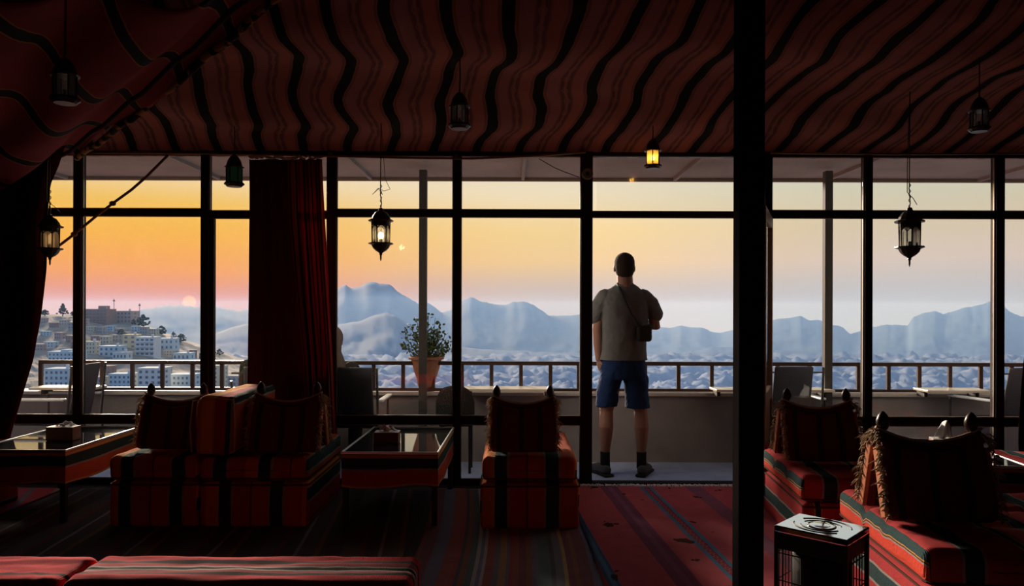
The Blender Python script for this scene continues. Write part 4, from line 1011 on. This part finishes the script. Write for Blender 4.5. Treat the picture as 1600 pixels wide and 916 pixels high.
def coach_lantern(px, py, hpx, Y, label, lit=0, gl=None, wide=1.0, tangle=0, mt=None):
    q = P(px, py, Y); sc = hpx/F*Y/.40; mt = mt or M_lan; gl = gl or g_clear
    r = root('coach_lantern', q, label, 'lantern', group='hexagonal hanging lanterns with a pointed bottom'); r.rotation_euler = (0, 0, .26)
    s = lambda v: v*sc; w = lambda v: v*sc*wide
    MB().lathe([(w(.004), s(.40)), (w(.016), s(.396)), (w(.020), s(.380)), (w(.045), s(.365)), (w(.066), s(.335)), (w(.074), s(.315)), (w(.095), s(.306)), (w(.093), s(.298)), (w(.070), s(.296)), (w(.066), s(.27)), (w(.058), s(.262))], n=12).build('roof', mt, r)
    MB().lathe([(w(.05), s(.135)), (w(.092), s(.136)), (w(.094), s(.128)), (w(.070), s(.120)), (w(.060), s(.098)), (w(.040), s(.078)), (w(.020), s(.066)), (w(.011), s(.058)), (w(.013), s(.050)), (w(.007), s(.044)), (w(.006), s(.016)), (w(.002), 0)], n=12).build('bowl', mt, r)
    for i in range(6):
        a = i*PI/3; x, y = w(.066)*math.cos(a), w(.066)*math.sin(a)
        MB().tube([(x*.97, y*.97, s(.13)), (x*1.03, y*1.03, s(.30))], s(.005), 5).build('bar', mt, r)
        p1 = Vector((w(.064)*math.cos(a), w(.064)*math.sin(a), 0)); p2 = Vector((w(.064)*math.cos(a+PI/3), w(.064)*math.sin(a+PI/3), 0)); m_ = (p1+p2)/2
        MB().box((m_.x, m_.y, s(.20)), (.002, (p2-p1).length, s(.13)), rz=a+PI/6).build('glass_pane', gl, r)
        b = MB(); b.tube([p1+Vector((0, 0, s(.245))), p1.lerp(p2, .25)+Vector((0, 0, s(.262))), m_+Vector((0, 0, s(.268))), p1.lerp(p2, .75)+Vector((0, 0, s(.262))), p2+Vector((0, 0, s(.245)))], s(.004), 5)
        b.tube([m_+Vector((0, 0, s(.135))), m_+Vector((0, 0, s(.24)))], s(.0022), 4); b.build('arch', mt, r)
    if lit: MB().ball((0, 0, s(.19)), s(.020), 10, (1, 1, 1.4)).build('bulb', E_bulb, r); lamp_light(q+Vector((0, 0, s(.19))), lit)
    MB().tube([(0, 0, s(.13)), (0, 0, s(.17))], s(.012), 8).build('lamp_holder', mt, r)
    zc = ceil_z(q.x, q.y)-q.z; rr = random.Random(int(px)); b = MB()
    b.tube([(0, 0, s(.39)), (.004, 0, s(.44)), (-.004, 0, s(.5)), (0, 0, zc)], .0035, 5)
    pts = [Vector((.006*math.cos(k*1.3), .006*math.sin(k*1.3), s(.39)+.0085*k)) for k in range(22)]; b.tube(pts, .003, 4)
    if tangle:
        b.tube([(0, 0, zc), (.03, .01, s(.62)), (.066, .01, s(.545)), (.02, .01, s(.53)), (-.012, .01, s(.55)), (-.06, .01, s(.50)), (-.02, .01, s(.55)), (.012, 0, s(.50))], .0025, 4)
    else: b.tube([(0, 0, zc), (-.02, 0, s(.66)), (-.02, 0, s(.50)), (.03, 0, s(.46)), (.06, 0, s(.42))], .0025, 4)
    b.build('cord', mt, r); return r
arch_lantern(101.5, 162, 77, 2.75, 'largest domed lantern, high up at the left with clear glass', g_clear)
arch_lantern(366, 292, 54, 5.35, 'domed lantern with teal glass beside the red curtain', g_teal)
arch_lantern(718, 202, 62, 4.7, 'dark domed lantern high above the central seat', g_clear)
arch_lantern(1020, 264, 50, 5.35, 'lit domed lantern with yellow glass right of the door mullion', g_yel, lit=1.6, mt=M_lanb)
arch_lantern(1530, 206, 58, 4.6, 'dark domed lantern high up at the right', g_clear)
coach_lantern(595, 408, 83, 5.3, 'lit coach lantern with a tangled cord above the potted plant', lit=2.0, tangle=1, mt=M_lanb)
coach_lantern(1421, 417, 93, 5.0, 'unlit black coach lantern in the wide right window bay')
coach_lantern(78, 415, 80, 5.15, 'coach lantern in front of the big left curtain', gl=g_cream)
MB().ball((0, 0, 0), .014, 10).build('ceiling_bulb', emis('dim_bulb', (1, .45, .15), .5), origin=P(199, 127, 4.1), label='tiny dim orange bulb on the tent drape, upper left', cat='bulb')

# ================================================================== HEATER
ct = [fl(px, py, .56) for px, py in ((1197, 826), (1308, 851), (1375, 836), (1260, 814))]
cc = sum(ct, Vector())/4; ex = ((ct[1]-ct[0])+(ct[2]-ct[3]))/2; ey = ((ct[3]-ct[0])+(ct[2]-ct[1]))/2
yaw = math.atan2(ex.y, ex.x); wx_, dx_ = ex.length, ey.length
r = root('gas_heater', (cc.x, cc.y, 0.022), 'square wire-cage heater with a shiny ringed metal top, lower right', 'heater', rz=yaw)
shiny = mat('shiny_top', (.85, .88, .92), .07, .5, 1.0, noise_amt=.03, noise_scale=3)
MB().bbox((0, 0, .548), (wx_, dx_, .024), .005).build('top_plate', shiny, r)
for rad, a0, a1 in ((.105, .3, 2.6), (.10, 3.3, 5.6), (.072, .6, 2.9), (.075, 3.6, 5.9)):
    b = MB(); b.tube([(rad*wx_/.27*math.cos(a0+(a1-a0)*k/18), rad*dx_/.25*math.sin(a0+(a1-a0)*k/18), .5600) for k in range(19)], .0028, 6); b.build('ring_slot', M_dark, r)
MB().lathe([(.052, .558), (.050, .5625), (.040, .5615), (.030, .5635), (.008, .5645)], n=24).build('burner_disc', shiny, r, sm=True)
hw, hd = wx_/2-.008, dx_/2-.008
for sx in (-1, 1):
    for sy in (-1, 1): MB().box((sx*hw, sy*hd, .27), (.014, .014, .54)).build('corner_post', M_dark, r)
b = MB(); b.soft((0, 0, .505), (wx_-.012, dx_-.012, .062), .004, k=1, m=0); b.build('apron', M_dark, r)
MB().lathe([(.02, .16), (.10, .18), (.105, .20), (.105, .46), (.09, .48)], n=24).build('burner_drum', mat('sooty_drum', (.015, .012, .012), .5, .5), r, sm=True)
MB().soft((-.01, -.01, .19), (.15, .13, .34), .03, k=3, m=3).build('fuel_tank', mat('beige_tank', (.50, .42, .36), .35, .5), r, sm=True)
MB().tube([(.0, -.075, .345), (.05, -.08, .35), (.06, -.08, .33)], .008, 8).build('tap', mat('brass', (.5, .35, .15), .3, .5, 1.0), r)
MB().bbox((0, 0, .012), (wx_, dx_, .024), .004).build('bottom_frame', M_dark, r)
for ax in range(4):
    n_ = 7; L = (wx_ if ax < 2 else dx_)-.03
    for i in range(n_):
        t = (i+.5)/n_-.5; p = [(t*L, -hd), (t*L, hd), (-hw, t*L), (hw, t*L)][ax]
        MB().tube([(p[0], p[1], .02), (p[0], p[1], .48)], .0022, 5).build('cage_wire', M_dark, r)
    for z in (.12, .24, .36, .46):
        a, c = [((-L/2, -hd), (L/2, -hd)), ((-L/2, hd), (L/2, hd)), ((-hw, -L/2), (-hw, L/2)), ((hw, -L/2), (hw, L/2))][ax]
        MB().tube([(*a, z), (*c, z)], .0025, 5).build('cage_wire', M_dark, r)

# ================================================================== PEOPLE
skin = mat('skin', (.27, .145, .11), .6, .3, noise_amt=.08); skin2 = skin
hairm = mat('short_dark_hair', (.03, .022, .018), .9, .2, bump=.6, bump_scale=200)
def hand(b, wr, d, nrm, side, curl=.5, k=1.0):
    """palm and five bent fingers; d = direction of the hand, nrm = palm normal, side = thumb side"""
    d = d.normalized(); nrm = (nrm - d*nrm.dot(d)).normalized(); ac = d.cross(nrm).normalized()*side
    b.limb([wr, wr+d*.045*k, wr+d*.075*k], [.024*k, .030*k, .028*k], 10)
    for s in (-1, 1): b.limb([wr+d*.03*k+ac*s*.016*k, wr+d*.085*k+ac*s*.024*k], [.018*k, .015*k], 8)
    for i, L in enumerate((.070, .078, .072, .056)):
        o = wr + d*.085*k + ac*(.030-.020*i)*k; pts = [o]; dd = d.copy(); a = curl*.5
        for j, f in enumerate((.45, .32, .23)):
            dd = (math.cos(a)*d + math.sin(a)*nrm).normalized(); pts.append(pts[-1]+dd*L*f*k); a += curl
        b.limb(pts, [.0088*k, .0084*k, .0078*k, .0068*k], 8)
    o = wr+d*.02*k+ac*.026*k; b.limb([o, o+(d*.5+ac*.75+nrm*.3).normalized()*.04*k, o+(d*.75+ac*.55+nrm*.5).normalized()*.072*k], [.012*k, .0105*k, .008*k], 8)
def head_shape(b, c, k=1.0, yaw=0):
    R = Matrix.Rotation(yaw, 3, 'Z')
    def A(x, y, z): return c + R @ Vector((x*k, y*k, z*k))
    b.ball(A(0, -.012, .028), .098*k, 20, (.80, 1.0, .93), R); b.ball(A(0, .03, -.035), .068*k, 16, (.88, .95, 1.05), R)
    b.ball(A(0, .066, -.088), .026*k, 12, (1.1, .9, .8), R)                          # chin
    b.limb([A(0, .088, .022), A(0, .108, -.012), A(0, .112, -.022)], [.009*k, .013*k, .014*k], 8)   # nose
    b.limb([A(-.03, .082, .034), A(0, .090, .030), A(.03, .082, .034)], [.010*k]*3, 8)             # brow
    b.limb([A(-.022, .090, -.055), A(0, .098, -.054), A(.022, .090, -.055)], [.006*k, .008*k, .006*k], 8)  # lips
    for s in (-1, 1):
        b.ball(A(s*.082, -.002, -.012), .031*k, 10, (.34, .6, 1.0), R)                # ears
def face_parts(r, c, k=1.0, yaw=0):
    R = Matrix.Rotation(yaw, 3, 'Z')
    for s in (-1, 1): MB().ball(c + R @ Vector((s*.031*k, .078*k, .012*k)), .011*k, 10).build('eye', mat('eye_white', (.6, .58, .55), .2, .5), r, sm=True)
# ---- the standing man
PX0, Ym = 974, 6.14; base = P(PX0, 742, Ym); base.z = 0.0
r = root('person', base, 'man in grey T-shirt and navy shorts standing in the doorway, seen from behind', 'person'); V = Vector
b = MB(); hc = V((.005, .015, 1.728))
head_shape(b, hc, 1.0)
b.limb([V((.008, -.02, 1.55)), V((.006, 0, 1.66))], [.068, .066], 16)
b.limb([V((-.06, -.008, 1.525)), V((0, -.010, 1.555)), V((.07, -.008, 1.525))], [.042, .055, .042], 12)
b.rings([(0, 0, .86, .145, .10), (0, 0, .95, .158, .108), (0, 0, 1.1, .162, .105), (0, .0, 1.25, .175, .112), (0, 0, 1.4, .18, .108), (0, 0, 1.49, .15, .085), (0, 0, 1.55, .09, .07)], 24)
b.limb([V((-.178, 0, 1.465)), V((-.205, 0, 1.35)), V((-.222, -.01, 1.215)), V((-.215, .0, 1.10)), V((-.205, .02, .965))], [.048, .046, .041, .040, .029], 14)
hand(b, V((-.203, .025, .955)), V((.30, .12, -1)), V((.9, .2, .1)), 1, .25)
b.limb([V((.19, 0, 1.462)), V((.235, .0, 1.36)), V((.258, -.02, 1.235)), V((.225, .09, 1.245)), V((.165, .215, 1.29))], [.048, .048, .043, .041, .029], 14)
hand(b, V((.163, .22, 1.293)), V((-.45, .75, .35)), V((-.1, -.2, 1)), 1, .65)
for s, kn, an in ((-1, V((-.142, .0, .52)), V((-.152, .0, .10))), (1, V((.142, .0, .52)), V((.150, .0, .10)))):
    hip = V((s*.085, 0, .87)); b.limb([hip, hip.lerp(kn, .5), kn+V((0, 0, .03))], [.088, .076, .058], 16)
    b.limb([kn, kn.lerp(an, .28)+V((s*.003, -.022, 0)), kn.lerp(an, .5)+V((s*.002, -.014, 0)), kn.lerp(an, .82), an], [.056, .060, .052, .035, .034], 16)
    b.limb([an+V((0, -.03, -.045)), an+V((s*.05, .10, -.055))], [.034, .030], 12)
o = b.build('body', skin, r); remesh(o, .0055, 3)
h = MB(); h.rings([(hc.x, hc.y+dy, hc.z+dz, rx, ry) for dz, rx, ry, dy in ((-.085, .045, .050, -.040), (-.07, .064, .070, -.036), (-.045, .075, .086, -.028), (-.015, .081, .096, -.021), (.02, .0835, .102, -.015), (.05, .0825, .102, -.014), (.078, .074, .092, -.014), (.098, .059, .074, -.014), (.112, .040, .050, -.013), (.121, .016, .020, -.012))], 26)
o = h.build('cropped_hair', hairm, r, sm=True)
face_parts(r, hc)
shirt = mat('grey_tshirt', (.13, .135, .14), .9, .1, noise_amt=.1, bump=.2)
b = MB(); b.rings([(0, 0, .955, .205, .135), (0, 0, .975, .196, .132), (-.0, 0, 1.1, .186, .125), (0, 0, 1.25, .192, .128), (0, 0, 1.38, .212, .13), (0, 0, 1.45, .214, .125), (.002, 0, 1.51, .185, .105), (.004, 0, 1.55, .125, .085), (.005, -.004, 1.585, .078, .074), (.005, -.004, 1.60, .066, .066)], 32)
b.limb([V((-.160, 0, 1.472)), V((-.208, 0, 1.40)), V((-.234, -.002, 1.315))], [.074, .073, .066], 16)
b.limb([V((.165, 0, 1.472)), V((.222, 0, 1.41)), V((.262, -.005, 1.335))], [.074, .072, .064], 16)
for i in range(0):
    rr = random.Random(i); a = V((rr.uniform(-.15, .12), -.119, rr.uniform(1.0, 1.3))); b.limb([a, a+V((rr.uniform(.02, .09), -.004, rr.uniform(-.10, -.03)))], [.009, .005], 6)
o = b.build('tshirt', shirt, r); remesh(o, .006, 4)
m = o.modifiers.new('d', 'DISPLACE'); tx = bpy.data.textures.new('folds', 'CLOUDS'); tx.noise_scale = .09; m.texture = tx; m.strength = .018; m.mid_level = .5
short_m = mat('navy_shorts', (.012, .030, .095), .85, .15, noise_amt=.1, bump=.2)
b = MB(); b.rings([(0, 0, .80, .195, .135), (0, 0, .90, .190, .133), (0, 0, .985, .178, .122)], 28)
b.rings([(-.142, .0, .572, .088, .098), (-.130, 0, .70, .092, .105), (-.108, 0, .80, .098, .118), (-.085, 0, .88, .10, .12)], 22)
b.rings([(.115, .0, .560, .104, .105), (.108, 0, .70, .098, .108), (.100, 0, .80, .102, .118), (.085, 0, .88, .10, .12)], 22)
o = b.build('shorts', short_m, r); remesh(o, .006, 3); m = o.modifiers.new('d', 'DISPLACE'); m.texture = tx; m.strength = .02; m.mid_level = .5
sock = mat('black_sock', (.012, .012, .013), .95, .1); shoe = mat('grey_shoe', (.05, .055, .065), .7, .3); sole = mat('dark_sole', (.02, .02, .02), .8, .2)
for s in (-1, 1):
    an = V((-.152, .0, .10)) if s < 0 else V((.150, .0, .10))
    MB().rings([(an.x, -.005, .06, .042, .052), (an.x, 0, .12, .040, .045), (an.x-.0*s, 0, .195, .041, .043)], 16).build('sock', sock, r, sm=True)
    d = V((s*.42, .9, 0)).normalized(); p = V((an.x-s*.004, -.05, 0)); Rr_ = Matrix.Rotation(math.atan2(d.y, d.x), 3, 'Z')
    b = MB(); b.limb([p+V((0, 0, .050)), p+d*.06+V((0, 0, .055)), p+d*.15+V((0, 0, .042)), p+d*.205+V((0, 0, .034))], [.042, .046, .042, .034], 14)
    sh = b.build('shoe', shoe, r, sm=True); remesh(sh, .006, 2)
    MB().soft(p+d*.092+V((0, 0, .013)), (.295, .088, .024), .011, k=3, m=2, R=Rr_).build('sole', sole, sh, sm=True)
    b = MB()
    for q_ in (.10, .13): n2 = V((-d.y, d.x, 0)); b.tube([p+d*q_+n2*.03+V((0, 0, .080)), p+d*q_+V((0, 0, .092)), p+d*q_-n2*.03+V((0, 0, .080))], .0035, 5)
    b.build('shoelace', mat('lace', (.2, .2, .2), .9, .1), sh)
# things the man carries
r2_ = root('shoulder_bag', base+V((.145, -.105, 1.18)), 'small dark pouch hanging from a strap across the man\'s back', 'bag'); off = V((.145, -.105, 1.18))
bagm = mat('dark_pouch', (.03, .03, .028), .7, .3, bump=.3)
MB().soft((0, -.04, .0), (.12, .07, .13), .028, k=3, m=3).build('pouch', bagm, r2_, sm=True)
MB().soft((.04, -.03, .058), (.085, .055, .045), .02, k=3, m=2).build('flap', mat('grey_flap', (.10, .11, .10), .8, .2), r2_, sm=True)
sp = [V(p)-off for p in ((-.05, .06, 1.575), (-.062, -.03, 1.592), (-.045, -.105, 1.53), (-.01, -.142, 1.44), (.035, -.155, 1.34), (.085, -.155, 1.27), (.12, -.165, 1.22))]
b = MB(); b.tube(sp, .011, 8, flat=.45); b.tube([V(p)-off for p in ((-.05, .06, 1.575), (.02, .135, 1.45), (.12, .150, 1.25), (.215, .08, 1.15), (.215, -.06, 1.15), (.19, -.14, 1.17))], .011, 8, flat=.45)
b.build('strap', bagm, r2_, sm=True)
ph = root('phone', base+V((.085, .32, 1.40)), 'dark phone held up in the man\'s right hand', 'phone'); 
MB().soft((0, 0, 0), (.075, .009, .15), .004, k=2, m=1).build('phone_body', M_dark, ph, sm=True); MB().box((0, -.005, 0), (.068, .001, .14)).build('screen', mat('dark_screen', (.01, .01, .012), .1, .6), ph)
# ---- seated figures on the terrace
def seated(px, Y, zt, cloth, head_m, label, yaw=0, scarf=True, lean=0):
    base = P(px, 600, Y); base.z = 0; r = root('person', base, label, 'person', rz=yaw)
    b = MB(); hc = V((0, .03+lean, zt-.115)); head_shape(b, hc, .97)
    b.limb([V((0, .01+lean*.7, zt-.33)), V((0, .02+lean, zt-.20))], [.058, .054], 14)
    b.rings([(0, .02, .50, .165, .12), (0, .015, .62, .155, .11), (0, .02+lean*.4, .80, .165, .11), (0, .02+lean*.7, zt-.34, .15, .09), (0, .02+lean*.8, zt-.29, .08, .06)], 22)
    for s in (-1, 1):
        sh_ = V((s*.165, .02+lean*.7, zt-.345)); e = V((s*.215, .07, .70)); w_ = V((s*.12, .28, .64))
        b.limb([sh_, sh_.lerp(e, .5), e, w_], [.055, .047, .038, .027], 12); hand(b, w_, V((-s*.25, .8, -.1)), V((0, 0, -1)), s*-1, .5)
        b.limb([V((s*.09, .06, .53)), V((s*.11, .28, .525)), V((s*.115, .44, .50))], [.085, .072, .058], 14)
        b.limb([V((s*.115, .45, .48)), V((s*.11, .42, .27)), V((s*.11, .40, .09))], [.055, .048, .033], 12); b.limb([V((s*.11, .38, .045)), V((s*.12, .52, .04))], [.036, .03], 10)
    o = b.build('body', skin, r); remesh(o, .008, 3)
    b = MB(); b.rings([(0, .02, .49, .185, .14), (0, .015, .62, .172, .13), (0, .02+lean*.4, .80, .182, .13), (0, .02+lean*.7, zt-.34, .175, .11), (0, .02+lean*.8, zt-.28, .09, .075)], 24)
    for s in (-1, 1):
        sh_ = V((s*.165, .02+lean*.7, zt-.345)); e = V((s*.215, .07, .70)); w_ = V((s*.14, .24, .65))
        b.limb([sh_, sh_.lerp(e, .5), e, w_], [.068, .060, .052, .042], 12)
    o = b.build('coat', cloth, r); remesh(o, .008, 4)
    b = MB()
    for s in (-1, 1):
        b.limb([V((s*.09, .06, .53)), V((s*.11, .28, .525)), V((s*.115, .45, .50)), V((s*.11, .42, .27)), V((s*.11, .40, .12))], [.10, .085, .072, .060, .055], 14)
    o = b.build('trousers', mat('dark_trousers', (.03, .03, .035), .9, .1), r); remesh(o, .009, 3)
    for s in (-1, 1): MB().limb([V((s*.11, .37, .045)), V((s*.125, .54, .04))], [.044, .038], 12).build('shoe', shoe, r, sm=True)
    face_parts(r, hc, .97)
    h = MB()
    if scarf:
        h.ball(hc+V((0, -.022, .028)), .112, 20, (.86, .98, .95)); h.ball(hc+V((0, -.045, -.05)), .10, 18, (.9, .75, 1.1)); h.rings([(0, .0+lean*.8, zt-.36, .15, .12), (0, -.005+lean, zt-.28, .115, .105), (0, -.005+lean, zt-.2, .085, .085)], 20)
        o = h.build('hood', head_m, r, sm=True); remesh(o, .008, 4)
    else:
        h.ball(hc+V((0, -.018, .03)), .100, 20, (.82, 1.0, .95)); h.ball(hc+V((0, -.045, -.02)), .08, 16, (.9, .85, .95)); h.build('hair', head_m, r, sm=True)
    return r
seated(517, 6.02, 1.225, mat('dark_coat', (.045, .04, .038), .9, .1), mat('taupe_hood', (.14, .11, .09), .9, .1), 'seated person with a taupe hood, back to the room, beside the red curtain')
seated(418, 6.02, 1.02+.22, mat('olive_jacket', (.05, .055, .042), .9, .1), hairm, 'seated person in olive jacket almost hidden behind the red curtain', scarf=False)
chair((fx(418, 6.0), 5.97, 0), 0, 'terrace chair of the person hidden behind the red curtain', wb=.3, hb=.80)
